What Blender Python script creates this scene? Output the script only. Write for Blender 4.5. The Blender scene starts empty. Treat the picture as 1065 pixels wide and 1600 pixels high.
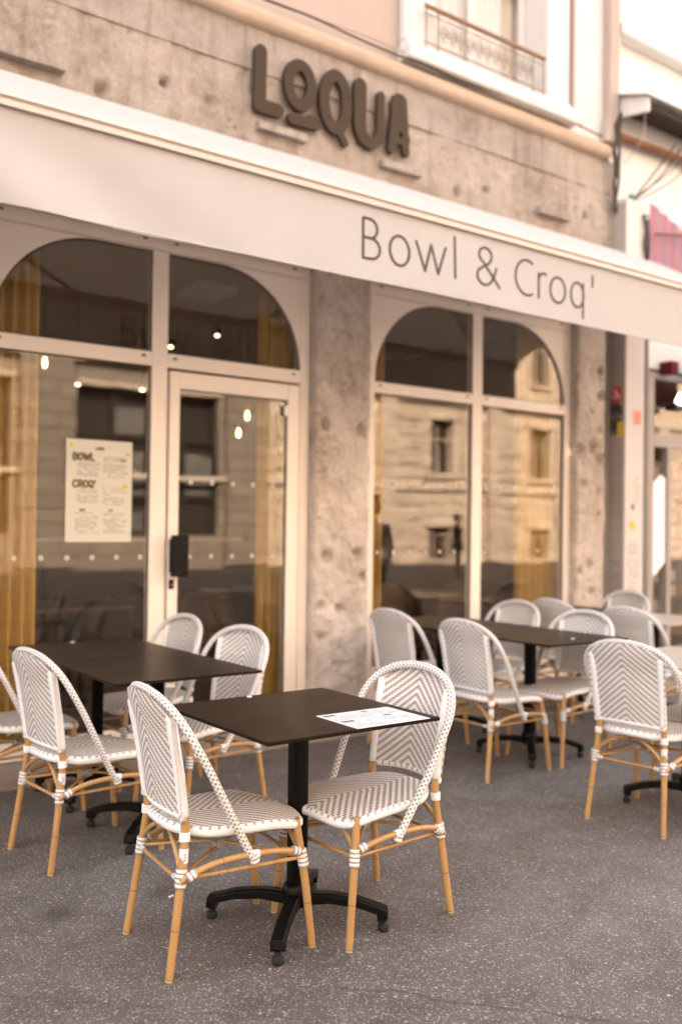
import bpy, bmesh, math, random
import numpy as np
from mathutils import Vector, Matrix, noise
random.seed(7)
PI = math.pi
sc = bpy.context.scene
COL = sc.collection

# ------------------------------------------------------------------ tags
def tag(o, label=None, cat=None, group=None, kind=None):
    if label: o['label'] = label
    if cat: o['category'] = cat
    if group: o['group'] = group
    if kind: o['kind'] = kind
    return o

def empty(name, loc=(0, 0, 0), rz=0.0, label=None, cat=None, group=None):
    o = bpy.data.objects.new(name, None)
    o.empty_display_size = 0.1
    COL.objects.link(o)
    o.location = loc
    o.rotation_euler = (0, 0, rz)
    return tag(o, label, cat, group)

# ------------------------------------------------------------------ mesh builder
class MB:
    def __init__(s):
        s.v = []; s.f = []; s.uv = []; s.mi = []
    def add(s, verts, faces, uvs=None, mi=0):
        b = len(s.v)
        s.v += [tuple(p) for p in verts]
        for k, f in enumerate(faces):
            s.f.append(tuple(b + i for i in f))
            s.uv.append(uvs[k] if uvs else [(0, 0)] * len(f))
            s.mi.append(mi)
        return s
    def box(s, x0, x1, y0, y1, z0, z1, mi=0, M=None):
        V = [(x, y, z) for x in (x0, x1) for y in (y0, y1) for z in (z0, z1)]
        if M is not None: V = [tuple(M @ Vector(p)) for p in V]
        F = [(0, 1, 3, 2), (4, 6, 7, 5), (0, 4, 5, 1), (2, 3, 7, 6), (0, 2, 6, 4), (1, 5, 7, 3)]
        return s.add(V, F, None, mi)
    def tube(s, pts, rad, n=10, sub=6, mi=0, flat=None, caps=True, up=None, bump=None):
        # smooth tube through pts; rad number or list; flat = (width scale, thickness scale)
        P = [Vector(p) for p in pts]
        R = rad if isinstance(rad, (list, tuple)) else [rad] * len(P)
        C = []; RR = []
        if len(P) == 2 or sub <= 1:
            if len(P) == 2 and sub > 1:
                for k in range(sub + 1):
                    t = k / sub; C.append(P[0].lerp(P[1], t)); RR.append(R[0] * (1 - t) + R[1] * t)
            else:
                C = P; RR = R
        else:
            Q = [P[0] * 2 - P[1]] + P + [P[-1] * 2 - P[-2]]
            for i in range(len(P) - 1):
                a, b, c, d = Q[i:i + 4]
                for k in range(sub):
                    t = k / sub
                    C.append(0.5 * ((2 * b) + (c - a) * t + (2 * a - 5 * b + 4 * c - d) * t * t + (3 * b - a - 3 * c + d) * t ** 3))
                    RR.append(R[i] * (1 - t) + R[i + 1] * t)
            C.append(P[-1]); RR.append(R[-1])
        L = [0.0]
        for i in range(1, len(C)): L.append(L[-1] + (C[i] - C[i - 1]).length)
        T = []
        for i in range(len(C)):
            a = C[max(0, i - 1)]; b = C[min(len(C) - 1, i + 1)]
            T.append((b - a).normalized())
        N = Vector(up) if up else (Vector((0, 0, 1)) if abs(T[0].z) < .9 else Vector((1, 0, 0)))
        V = []; 
        for i in range(len(C)):
            N = (N - T[i] * N.dot(T[i])).normalized()
            B = T[i].cross(N)
            w, h = flat if flat else (1, 1)
            r = RR[i] * (bump(L[i]) if bump else 1)
            for k in range(n):
                a = 2 * PI * k / n
                V.append(C[i] + N * (math.cos(a) * r * h) + B * (math.sin(a) * r * w))
        F = []; U = []
        for i in range(len(C) - 1):
            for k in range(n):
                k2 = (k + 1) % n
                F.append((i * n + k, i * n + k2, (i + 1) * n + k2, (i + 1) * n + k))
                u0 = k / n; u1 = (k + 1) / n
                U.append([(u0, L[i]), (u1, L[i]), (u1, L[i + 1]), (u0, L[i + 1])])
        if caps:
            F.append(tuple(reversed(range(n)))); U.append([(0, 0)] * n)
            m = (len(C) - 1) * n
            F.append(tuple(range(m, m + n))); U.append([(0, L[-1])] * n)
        return s.add(V, F, U, mi)
    def grid(s, fn, nu, nv, mi=0, uvf=None, flip=False):
        V = []; W = []
        for j in range(nv + 1):
            for i in range(nu + 1):
                V.append(fn(i / nu, j / nv)); W.append(uvf(i / nu, j / nv) if uvf else (i / nu, j / nv))
        F = []; U = []
        for j in range(nv):
            for i in range(nu):
                a = j * (nu + 1) + i
                q = (a, a + 1, a + nu + 2, a + nu + 1)
                if flip: q = q[::-1]
                F.append(q); U.append([W[k] for k in q])
        return s.add(V, F, U, mi)
    def lathe(s, prof, n=16, c=(0, 0, 0), mi=0):
        V = []
        for r, z in prof:
            for k in range(n):
                a = 2 * PI * k / n
                V.append((c[0] + r * math.cos(a), c[1] + r * math.sin(a), c[2] + z))
        F = []
        for i in range(len(prof) - 1):
            for k in range(n):
                k2 = (k + 1) % n
                F.append((i * n + k, i * n + k2, (i + 1) * n + k2, (i + 1) * n + k))
        F.append(tuple(reversed(range(n)))); m = (len(prof) - 1) * n; F.append(tuple(range(m, m + n)))
        return s.add(V, F, None, mi)
    def prism(s, poly, y0, y1, mi=0):
        # poly in (x, z), extruded in y
        n = len(poly)
        V = [(x, y0, z) for x, z in poly] + [(x, y1, z) for x, z in poly]
        F = [tuple(range(n)), tuple(reversed(range(n, 2 * n)))]
        for i in range(n):
            j = (i + 1) % n
            F.append((i, i + n, j + n, j))
        return s.add(V, F, None, mi)
    def build(s, name, mats, parent=None, smooth=False, bevel=0, loc=None, solid=0, norm=True):
        me = bpy.data.meshes.new(name)
        me.from_pydata(s.v, [], s.f)
        uvl = me.uv_layers.new(name='UVMap')
        data = [c for u in s.uv for p in u for c in p]
        uvl.data.foreach_set('uv', data)
        if not isinstance(mats, (list, tuple)): mats = [mats]
        for m in mats: me.materials.append(m)
        me.polygons.foreach_set('material_index', s.mi)
        me.polygons.foreach_set('use_smooth', [bool(smooth)] * len(s.f))
        me.update()
        if norm:
            bm = bmesh.new(); bm.from_mesh(me)
            bmesh.ops.recalc_face_normals(bm, faces=bm.faces)
            bm.to_mesh(me); bm.free()
        if smooth and smooth != 'all':
            me.set_sharp_from_angle(angle=math.radians(50))
        o = bpy.data.objects.new(name, me)
        COL.objects.link(o)
        if parent: o.parent = parent
        if loc: o.location = loc
        if bevel:
            b = o.modifiers.new('bevel', 'BEVEL'); b.width = bevel; b.segments = 2; b.limit_method = 'ANGLE'; b.angle_limit = math.radians(40)
        return o

def box(name, m, parent, x0, x1, y0, y1, z0, z1, bevel=0.0):
    return MB().box(x0, x1, y0, y1, z0, z1).build(name, m, parent, bevel=bevel)

# ------------------------------------------------------------------ strokes -> clean flat letter meshes (signed distance + marching squares)
def arc(cx, cz, rx, rz, a0, a1, n=20):
    return [(cx + rx * math.cos(math.radians(a0 + (a1 - a0) * i / n)), cz + rz * math.sin(math.radians(a0 + (a1 - a0) * i / n))) for i in range(n + 1)]

def stroke_mesh(mb, strokes, res, front, back, mi=0, cuts=()):
    """strokes: list of (polyline, radius or (r0, r1)) in (x, z); front/back: y of faces"""
    P = np.array([p for s_, r in strokes for p in s_])
    rm = max(max(r) if isinstance(r, tuple) else r for _, r in strokes) + 3 * res
    x0, z0 = P.min(0) - rm; x1, z1 = P.max(0) + rm
    nx = int((x1 - x0) / res) + 2; nz = int((z1 - z0) / res) + 2
    X = x0 + np.arange(nx) * res; Z = z0 + np.arange(nz) * res
    GX, GZ = np.meshgrid(X, Z)
    def sd(strs):
        D = np.full(GX.shape, 1e3)
        for pl, r in strs:
            n = len(pl)
            for i in range(max(1, n - 1)):
                a = pl[i]; b = pl[min(i + 1, n - 1)]
                dx, dz = b[0] - a[0], b[1] - a[1]; L2 = dx * dx + dz * dz + 1e-12
                t = np.clip(((GX - a[0]) * dx + (GZ - a[1]) * dz) / L2, 0, 1)
                if isinstance(r, tuple):
                    ra = r[0] + (r[1] - r[0]) * i / max(1, n - 1); rb = r[0] + (r[1] - r[0]) * (i + 1) / max(1, n - 1)
                    rr = ra + (rb - ra) * t
                else: rr = r
                D = np.minimum(D, np.hypot(GX - a[0] - t * dx, GZ - a[1] - t * dz) - rr)
        return D
    D = sd(strokes)
    if cuts: D = np.maximum(D, -sd(cuts))
    D[np.abs(D) < 1e-7] = 1e-7
    ids = {}; V = []; F = []; E = []
    def vid(key, x, z):
        if key not in ids: ids[key] = len(V); V.append((x, z))
        return ids[key]
    for j in range(nz - 1):
        for i in range(nx - 1):
            c = [(i, j), (i + 1, j), (i + 1, j + 1), (i, j + 1)]
            d = [D[q[1], q[0]] for q in c]
            if min(d) > 0: continue
            poly = []; cross = []
            for k in range(4):
                a, b = c[k], c[(k + 1) % 4]; da, db = d[k], d[(k + 1) % 4]
                if da < 0: poly.append(vid(a, X[a[0]], Z[a[1]]))
                if (da < 0) != (db < 0):
                    t = da / (da - db); key = (min(a, b), max(a, b))
                    p = vid(key, X[a[0]] + (X[b[0]] - X[a[0]]) * t, Z[a[1]] + (Z[b[1]] - Z[a[1]]) * t)
                    poly.append(p); cross.append(p)
            if len(poly) >= 3: F.append(poly)
            if len(cross) == 2: E.append(cross)
            elif len(cross) == 4: E += [cross[:2], cross[2:]]
    n = len(V)
    VV = [(x, front, z) for x, z in V] + [(x, back, z) for x, z in V]
    FF = [tuple(f) for f in F] + [tuple(q + n for q in reversed(f)) for f in F] + [(a, b, b + n, a + n) for a, b in E]
    mb.add(VV, FF, None, mi)
    return mb

# ------------------------------------------------------------------ materials
def mat(name):
    m = bpy.data.materials.new(name); m.use_nodes = True
    nt = m.node_tree; b = nt.nodes['Principled BSDF']
    return m, nt, b
def nd(nt, t, **kw):
    n = nt.nodes.new(t)
    for k, v in kw.items():
        if k in n.inputs.keys() if isinstance(k, str) else False: n.inputs[k].default_value = v
        else: setattr(n, k, v)
    return n
def ma(nt, op, a, b=None, c=None):
    n = nt.nodes.new('ShaderNodeMath'); n.operation = op
    for i, q in enumerate((a, b, c)):
        if q is None: continue
        if isinstance(q, (int, float)): n.inputs[i].default_value = q
        else: nt.links.new(q, n.inputs[i])
    return n.outputs[0]
def mixc(nt, fac, a, b, mode='MIX'):
    n = nt.nodes.new('ShaderNodeMix'); n.data_type = 'RGBA'; n.blend_type = mode
    if isinstance(fac, (int, float)): n.inputs[0].default_value = fac
    else: nt.links.new(fac, n.inputs[0])
    for i, q in ((6, a), (7, b)):
        if isinstance(q, (tuple, list)): n.inputs[i].default_value = (*q[:3], 1)
        else: nt.links.new(q, n.inputs[i])
    return n.outputs[2]
def noisen(nt, scale, detail=4, rough=.6, coord=None, dist=0):
    n = nt.nodes.new('ShaderNodeTexNoise'); n.inputs['Scale'].default_value = scale
    n.inputs['Detail'].default_value = detail; n.inputs['Roughness'].default_value = rough; n.inputs['Distortion'].default_value = dist
    if coord is not None: nt.links.new(coord, n.inputs['Vector'])
    return n.outputs['Fac']
def ramp(nt, f, stops):
    r = nt.nodes.new('ShaderNodeValToRGB'); nt.links.new(f, r.inputs[0])
    e = r.color_ramp.elements
    while len(e) < len(stops): e.new(.5)
    for k, (p, c) in enumerate(stops):
        e[k].position = p; e[k].color = (*c, 1) if len(c) == 3 else c
    return r.outputs[0]
def geo(nt):
    return nt.nodes.new('ShaderNodeTexCoord').outputs['Object']
def bumpn(nt, b, h, strength=.4, dist=.01):
    n = nt.nodes.new('ShaderNodeBump'); n.inputs['Strength'].default_value = strength; n.inputs['Distance'].default_value = dist
    nt.links.new(h, n.inputs['Height']); nt.links.new(n.outputs[0], b.inputs['Normal'])
def simple(name, col, rough=.5, metal=0, var=.12, scale=8, bump=0, bscale=60, spec=.5):
    m, nt, b = mat(name)
    co = geo(nt)
    f = noisen(nt, scale, 5, .6, co)
    c = mixc(nt, f, tuple(q * (1 - var) for q in col), tuple(min(1, q * (1 + var)) for q in col))
    nt.links.new(c, b.inputs['Base Color'])
    b.inputs['Roughness'].default_value = rough; b.inputs['Metallic'].default_value = metal
    b.inputs['Specular IOR Level'].default_value = spec
    if bump: bumpn(nt, b, noisen(nt, bscale, 3, .6, co), bump, .004)
    return m
def uvxy(nt):
    u = nt.nodes.new('ShaderNodeUVMap'); u.uv_map = 'UVMap'
    s = nt.nodes.new('ShaderNodeSeparateXYZ'); nt.links.new(u.outputs[0], s.inputs[0])
    return s.outputs[0], s.outputs[1]

WHITE = (.85, .83, .81); TAUPE = (.33, .255, .195)

def weave(name, pitch=.0078, per=.0235, step=.0062, duty=.40, cov=.40, centre=None, vertex_up=1.0):
    """chevron cane weave in metric UV: dashes one strand wide stepping towards the middle line"""
    m, nt, b = mat(name)
    u, v = uvxy(nt)
    au = ma(nt, 'ABSOLUTE', u)
    c = ma(nt, 'DIVIDE', au, pitch)
    ci = ma(nt, 'FLOOR', c)
    cf = ma(nt, 'SUBTRACT', c, ci)
    if centre is not None:
        dv = ma(nt, 'SUBTRACT', v, centre)
        pv = ma(nt, 'MAXIMUM', dv, ma(nt, 'MULTIPLY', dv, -1.0))   # diamond round a centre low in the panel
        up = ma(nt, 'ADD', pv, ma(nt, 'MULTIPLY', ci, step))
    else:
        up = ma(nt, 'ADD', v, ma(nt, 'MULTIPLY', ci, step * vertex_up))
    fr = ma(nt, 'FRACT', ma(nt, 'DIVIDE', up, per))
    d = ma(nt, 'LESS_THAN', fr, duty)
    edge = ma(nt, 'LESS_THAN', ma(nt, 'ABSOLUTE', ma(nt, 'SUBTRACT', cf, .5)), cov)
    mask = ma(nt, 'MULTIPLY', d, edge)
    # cross strands
    r = ma(nt, 'FRACT', ma(nt, 'DIVIDE', v, per / 3.0))
    rr = ma(nt, 'ABSOLUTE', ma(nt, 'SUBTRACT', r, .5))
    crev = ma(nt, 'GREATER_THAN', rr, .42)
    cc = ma(nt, 'ABSOLUTE', ma(nt, 'SUBTRACT', cf, .5))
    gap = ma(nt, 'MULTIPLY', ma(nt, 'GREATER_THAN', cc, .44), 1.0)
    n = noisen(nt, 90, 3, .6, geo(nt))
    white = mixc(nt, n, tuple(q * .88 for q in WHITE), tuple(min(1, q * 1.06) for q in WHITE))
    white = mixc(nt, ma(nt, 'MULTIPLY', crev, .14), white, (.45, .40, .36))
    white = mixc(nt, ma(nt, 'MULTIPLY', gap, .2), white, (.40, .35, .31))
    tp = mixc(nt, n, tuple(q * .8 for q in TAUPE), tuple(q * 1.25 for q in TAUPE))
    oi = nt.nodes.new('ShaderNodeObjectInfo'); big_ = noisen(nt, 7, 4, .6, geo(nt))
    white = mixc(nt, ma(nt, 'ADD', ma(nt, 'MULTIPLY', oi.outputs['Random'], .16), ma(nt, 'MULTIPLY', ramp_f(nt, big_, .45, .7), .18)), white, (.55, .49, .43))
    nt.links.new(mixc(nt, mask, white, tp), b.inputs['Base Color'])
    b.inputs['Roughness'].default_value = .5
    h = ma(nt, 'SUBTRACT', ma(nt, 'COSINE', ma(nt, 'MULTIPLY', ma(nt, 'SUBTRACT', cf, .5), 2.6)), ma(nt, 'MULTIPLY', rr, .7))
    h = ma(nt, 'ADD', h, ma(nt, 'MULTIPLY', mask, -.3))
    bumpn(nt, b, h, .9, .0022)
    return m

def rope(name, per=.0042, checks=False, stripes=False, sparse=False):
    m, nt, b = mat(name)
    u, v = uvxy(nt)
    n = noisen(nt, 90, 3, .6, geo(nt))
    white = mixc(nt, n, tuple(q * .88 for q in WHITE), tuple(min(1, q * 1.06) for q in WHITE))
    f = ma(nt, 'FRACT', ma(nt, 'DIVIDE', v, per)); w = ma(nt, 'ABSOLUTE', ma(nt, 'SUBTRACT', f, .5))
    base = mixc(nt, ma(nt, 'MULTIPLY', ma(nt, 'GREATER_THAN', w, .40), .30), white, (.42, .37, .33))
    if checks:      # staggered squares round the band
        a = ma(nt, 'FLOOR', ma(nt, 'MULTIPLY', u, 8)); par = ma(nt, 'MODULO', a, 2)
        t = ma(nt, 'FRACT', ma(nt, 'ADD', ma(nt, 'DIVIDE', v, .0175), ma(nt, 'MULTIPLY', par, .5)))
        mk = ma(nt, 'LESS_THAN', t, .45)
        uf = ma(nt, 'FRACT', ma(nt, 'MULTIPLY', u, 8))
        mk = ma(nt, 'MULTIPLY', mk, ma(nt, 'LESS_THAN', ma(nt, 'ABSOLUTE', ma(nt, 'SUBTRACT', uf, .5)), .36))
        base = mixc(nt, mk, base, (.31, .24, .18))
    if sparse:
        t = ma(nt, 'FRACT', ma(nt, 'DIVIDE', v, .03)); mk = ma(nt, 'LESS_THAN', t, .30)
        mk = ma(nt, 'MULTIPLY', mk, ma(nt, 'LESS_THAN', u, .32)); 
        base = mixc(nt, mk, base, tuple(q * 1.3 for q in TAUPE))
    if stripes:
        t = ma(nt, 'FRACT', ma(nt, 'DIVIDE', v, .0145)); mk = ma(nt, 'LESS_THAN', t, .42)
        base = mixc(nt, mk, base, (.33, .265, .22)); base = mixc(nt, .12, base, (.4, .35, .3))
    nt.links.new(base, b.inputs['Base Color']); b.inputs['Roughness'].default_value = .5
    bumpn(nt, b, ma(nt, 'MULTIPLY', w, -1.0), .8, .0016)
    return m

def cane_mat():
    m, nt, b = mat('golden_cane')
    u, v = uvxy(nt); co = geo(nt)
    mp = nt.nodes.new('ShaderNodeMapping'); mp.inputs['Scale'].default_value = (60, 60, 5); nt.links.new(co, mp.inputs[0])
    n = noisen(nt, 1.0, 5, .65, mp.outputs[0]); n2 = noisen(nt, 14, 3, .5, co)
    c = mixc(nt, n, (.34, .175, .055), (.52, .295, .105)); c = mixc(nt, ma(nt, 'MULTIPLY', n2, .35), c, (.56, .36, .15))
    def ring(p, w): return ma(nt, 'LESS_THAN', ma(nt, 'ABSOLUTE', ma(nt, 'SUBTRACT', v, p)), w)
    k = ma(nt, 'MAXIMUM', ring(.150, .0012), ring(.150, .0012))
    c = mixc(nt, k, c, (.06, .03, .012))
    foot = ma(nt, 'LESS_THAN', v, .007)
    c = mixc(nt, ma(nt, 'MULTIPLY', foot, .8), c, (.50, .38, .20))
    c = mixc(nt, ring(.008, .0010), c, (.10, .05, .02))
    oi = nt.nodes.new('ShaderNodeObjectInfo'); c = mixc(nt, ma(nt, 'MULTIPLY', oi.outputs['Random'], .38), c, (.30, .15, .055))
    scf = ma(nt, 'GREATER_THAN', noisen(nt, 38, 5, .75, co), .66); c = mixc(nt, ma(nt, 'MULTIPLY', scf, .45), c, (.20, .10, .04))
    nt.links.new(c, b.inputs['Base Color']); b.inputs['Roughness'].default_value = .36
    b.inputs['Coat Weight'].default_value = .15
    bumpn(nt, b, ma(nt, 'ADD', n, ma(nt, 'MULTIPLY', k, -2)), .25, .002)
    return m

def stone_mat(name, light=(.43, .365, .315), dark=(.23, .18, .14), bump=.7, streak=.5):
    m, nt, b = mat(name); co = geo(nt)
    n1 = noisen(nt, 2.2, 6, .65, co); n2 = noisen(nt, 22, 6, .7, co); n3 = noisen(nt, 130, 3, .6, co)
    mp = nt.nodes.new('ShaderNodeMapping'); mp.inputs['Scale'].default_value = (9, 9, .9); nt.links.new(co, mp.inputs[0])
    st = noisen(nt, 1.0, 5, .6, mp.outputs[0])
    f = ma(nt, 'ADD', ma(nt, 'MULTIPLY', n1, .38), ma(nt, 'ADD', ma(nt, 'MULTIPLY', n2, .38), ma(nt, 'MULTIPLY', n3, .24)))
    blot = noisen(nt, .9, 6, .75, co, .6)
    f = ma(nt, 'ADD', ma(nt, 'MULTIPLY', f, .62), ma(nt, 'MULTIPLY', blot, .38))
    c = ramp(nt, f, [(.40, dark), (.48, tuple((a + 2 * q) / 3 for a, q in zip(dark, light))), (.55, light), (.64, tuple(min(.72, q * 1.3) for q in light))])
    c = mixc(nt, ma(nt, 'MULTIPLY', ramp_f(nt, st, .52, .72), streak), c, tuple(q * .8 for q in dark))
    v = nt.nodes.new('ShaderNodeTexVoronoi'); v.inputs['Scale'].default_value = 55; nt.links.new(co, v.inputs['Vector'])
    pit = ma(nt, 'MULTIPLY', ma(nt, 'LESS_THAN', v.outputs['Distance'], .22), ma(nt, 'GREATER_THAN', n2, .52))
    c = mixc(nt, ma(nt, 'MULTIPLY', pit, .7), c, tuple(q * .55 for q in dark))
    nt.links.new(c, b.inputs['Base Color']); b.inputs['Roughness'].default_value = .9; b.inputs['Specular IOR Level'].default_value = .2
    h = ma(nt, 'ADD', ma(nt, 'MULTIPLY', n2, 1.0), ma(nt, 'ADD', ma(nt, 'MULTIPLY', n3, .4), ma(nt, 'MULTIPLY', pit, -.6)))
    bumpn(nt, b, h, bump, .02)
    return m
def ramp_f(nt, f, a, b_):
    n = nt.nodes.new('ShaderNodeMapRange'); n.inputs[1].default_value = a; n.inputs[2].default_value = b_
    nt.links.new(f, n.inputs[0]); return n.outputs[0]

CRACKS = ((1.72, 2.32, 2.35, 1.55, .009, .6), (2.2, 2.05, 4.9, 3.0, .05, .13), (.4, 3.3, 2.6, 1.2, .005, .5), (3.0, 1.4, 5.2, 4.2, .006, .4))
def ground_mat():
    m, nt, b = mat('chip_asphalt'); co = geo(nt)
    warp = nt.nodes.new('ShaderNodeVectorMath'); warp.operation = 'ADD'
    nz = nt.nodes.new('ShaderNodeTexNoise'); nz.inputs['Scale'].default_value = 60; nt.links.new(co, nz.inputs['Vector'])
    sc_ = nt.nodes.new('ShaderNodeVectorMath'); sc_.operation = 'SCALE'; sc_.inputs['Scale'].default_value = .005
    nt.links.new(nz.outputs['Color'], sc_.inputs[0]); nt.links.new(co, warp.inputs[0]); nt.links.new(sc_.outputs[0], warp.inputs[1])
    def chips(scale, thr, rad):
        v = nt.nodes.new('ShaderNodeTexVoronoi'); v.inputs['Scale'].default_value = scale; nt.links.new(warp.outputs[0], v.inputs['Vector'])
        s = nt.nodes.new('ShaderNodeSeparateColor'); nt.links.new(v.outputs['Color'], s.inputs[0])
        r = ma(nt, 'MULTIPLY', s.outputs[1], rad)
        return ma(nt, 'MULTIPLY', ma(nt, 'LESS_THAN', s.outputs[0], thr), ma(nt, 'LESS_THAN', v.outputs['Distance'], r)), s.outputs[2]
    c1, t1 = chips(125, .34, .62); c2, t2 = chips(230, .36, .66); c3, t3 = chips(66, .06, .42); d1, t4 = chips(120, .14, .55)
    big = noisen(nt, .7, 4, .55, co); mid = noisen(nt, 5, 5, .6, co); fine = noisen(nt, 240, 3, .7, co)
    base = ramp(nt, ma(nt, 'ADD', ma(nt, 'MULTIPLY', big, .5), ma(nt, 'MULTIPLY', mid, .5)), [(.36, (.082, .066, .055)), (.50, (.122, .104, .092)), (.64, (.165, .147, .137))])
    base = mixc(nt, ma(nt, 'MULTIPLY', fine, .45), base, (.08, .068, .062))
    base = mixc(nt, ma(nt, 'MULTIPLY', d1, .7), base, (.035, .028, .024))
    lc = mixc(nt, t1, (.24, .21, .19), (.46, .42, .385))
    vis = ramp_f(nt, mid, .25, .6)
    base = mixc(nt, ma(nt, 'MULTIPLY', c1, ma(nt, 'ADD', ma(nt, 'MULTIPLY', vis, .5), .45)), base, lc)
    base = mixc(nt, ma(nt, 'MULTIPLY', c2, .7), base, mixc(nt, t2, (.22, .19, .17), (.40, .365, .335)))
    base = mixc(nt, ma(nt, 'MULTIPLY', c3, .85), base, (.42, .37, .33))
    # oil / drink stains
    for (sx, sy, r, k) in ((1.22, 3.32, .085, .55), (1.62, 3.28, .08, .5), (1.05, 2.2, .12, .3), (2.9, 2.35, .07, .25), (.7, 2.9, .1, .35), (3.9, 2.0, .16, .2)):
        vm = nt.nodes.new('ShaderNodeVectorMath'); vm.operation = 'DISTANCE'; nt.links.new(co, vm.inputs[0]); vm.inputs[1].default_value = (sx, sy, 0)
        dd = ma(nt, 'ADD', vm.outputs['Value'], ma(nt, 'MULTIPLY', noisen(nt, 18, 4, .7, co), .09))
        f = ma(nt, 'SUBTRACT', 1, ramp_f(nt, dd, r * .8, r * 1.6))
        base = mixc(nt, ma(nt, 'MULTIPLY', f, k), base, (.035, .026, .020))
    # worn joints and hairline cracks
    sp_ = nt.nodes.new('ShaderNodeSeparateXYZ'); nt.links.new(co, sp_.inputs[0])
    for (ax, ay, bx, by, w_, k_) in CRACKS:
        L = math.hypot(bx - ax, by - ay); nx_, ny_ = -(by - ay) / L, (bx - ax) / L
        d_ = ma(nt, 'ADD', ma(nt, 'ADD', ma(nt, 'MULTIPLY', ma(nt, 'SUBTRACT', sp_.outputs[0], ax), nx_), ma(nt, 'MULTIPLY', ma(nt, 'SUBTRACT', sp_.outputs[1], ay), ny_)), ma(nt, 'MULTIPLY', ma(nt, 'SUBTRACT', noisen(nt, 4, 5, .65, co), .5), .16))
        t_ = ma(nt, 'ADD', ma(nt, 'MULTIPLY', ma(nt, 'SUBTRACT', sp_.outputs[0], ax), (bx - ax) / L), ma(nt, 'MULTIPLY', ma(nt, 'SUBTRACT', sp_.outputs[1], ay), (by - ay) / L))
        on = ma(nt, 'MULTIPLY', ma(nt, 'GREATER_THAN', t_, 0), ma(nt, 'LESS_THAN', t_, L))
        f_ = ma(nt, 'MULTIPLY', ma(nt, 'SUBTRACT', 1, ramp_f(nt, ma(nt, 'ABSOLUTE', d_), w_ * .4, w_)), on)
        base = mixc(nt, ma(nt, 'MULTIPLY', f_, k_), base, (.04, .032, .028))
    nt.links.new(base, b.inputs['Base Color'])
    nt.links.new(ma(nt, 'ADD', .62, ma(nt, 'MULTIPLY', fine, .2)), b.inputs['Roughness'])
    b.inputs['Specular IOR Level'].default_value = .35
    h = ma(nt, 'ADD', ma(nt, 'MULTIPLY', fine, .7), ma(nt, 'ADD', ma(nt, 'MULTIPLY', c1, .35), ma(nt, 'MULTIPLY', c2, .2)))
    h = ma(nt, 'ADD', h, ma(nt, 'MULTIPLY', mid, 1.2))
    bumpn(nt, b, h, .55, .005)
    return m

def glass_mat(name='window_glass', k=.85, base=.014):
    m, nt, b = mat(name); nt.nodes.remove(b); out = nt.nodes['Material Output']
    tr = nt.nodes.new('ShaderNodeBsdfTransparent'); tr.inputs[0].default_value = (.93, .915, .89, 1)
    gl = nt.nodes.new('ShaderNodeBsdfGlossy'); gl.inputs['Roughness'].default_value = .004; gl.inputs[0].default_value = (1, .95, .87, 1)
    gm_ = nt.nodes.new('ShaderNodeNewGeometry'); dp = nt.nodes.new('ShaderNodeVectorMath'); dp.operation = 'DOT_PRODUCT'
    nt.links.new(gm_.outputs['Normal'], dp.inputs[0]); nt.links.new(gm_.outputs['Incoming'], dp.inputs[1])
    sch = ma(nt, 'ADD', .043, ma(nt, 'MULTIPLY', ma(nt, 'POWER', ma(nt, 'SUBTRACT', 1, ma(nt, 'ABSOLUTE', dp.outputs['Value'])), 5), .957))
    mx = nt.nodes.new('ShaderNodeMixShader')
    n = noisen(nt, 1.3, 2, .5, geo(nt)); bp = nt.nodes.new('ShaderNodeBump'); bp.inputs['Strength'].default_value = .06; bp.inputs['Distance'].default_value = .02
    nt.links.new(n, bp.inputs['Height']); nt.links.new(bp.outputs[0], gl.inputs['Normal'])
    nt.links.new(ma(nt, 'ADD', ma(nt, 'MULTIPLY', sch, k), base), mx.inputs[0])
    nt.links.new(tr.outputs[0], mx.inputs[1]); nt.links.new(gl.outputs[0], mx.inputs[2]); nt.links.new(mx.outputs[0], out.inputs[0])
    return m

def emis(name, col, s):
    m, nt, b = mat(name); b.inputs['Base Color'].default_value = (*col, 1)
    b.inputs['Emission Color'].default_value = (*col, 1); b.inputs['Emission Strength'].default_value = s
    return m

def cloth_mat(name, col, trans=.35, rough=.8, stripe=None):
    m, nt, b = mat(name); out = nt.nodes['Material Output']; co = geo(nt)
    n = noisen(nt, 3, 4, .6, co); n2 = noisen(nt, 350, 2, .5, co)
    c = mixc(nt, n, tuple(q * .93 for q in col), tuple(min(1, q * 1.04) for q in col))
    if stripe:
        u, v = uvxy(nt)
        k = ma(nt, 'GREATER_THAN', ma(nt, 'FRACT', ma(nt, 'MULTIPLY', u, stripe[1])), .5)
        c = mixc(nt, k, c, stripe[0])
    nt.links.new(c, b.inputs['Base Color']); b.inputs['Roughness'].default_value = rough; b.inputs['Specular IOR Level'].default_value = .2
    bumpn(nt, b, ma(nt, 'ADD', n2, ma(nt, 'MULTIPLY', n, 2)), .12, .004)
    t = nt.nodes.new('ShaderNodeBsdfTranslucent'); nt.links.new(c, t.inputs[0])
    mx = nt.nodes.new('ShaderNodeMixShader'); mx.inputs[0].default_value = trans
    nt.links.new(b.outputs[0], mx.inputs[1]); nt.links.new(t.outputs[0], mx.inputs[2]); nt.links.new(mx.outputs[0], out.inputs[0])
    return m

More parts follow.
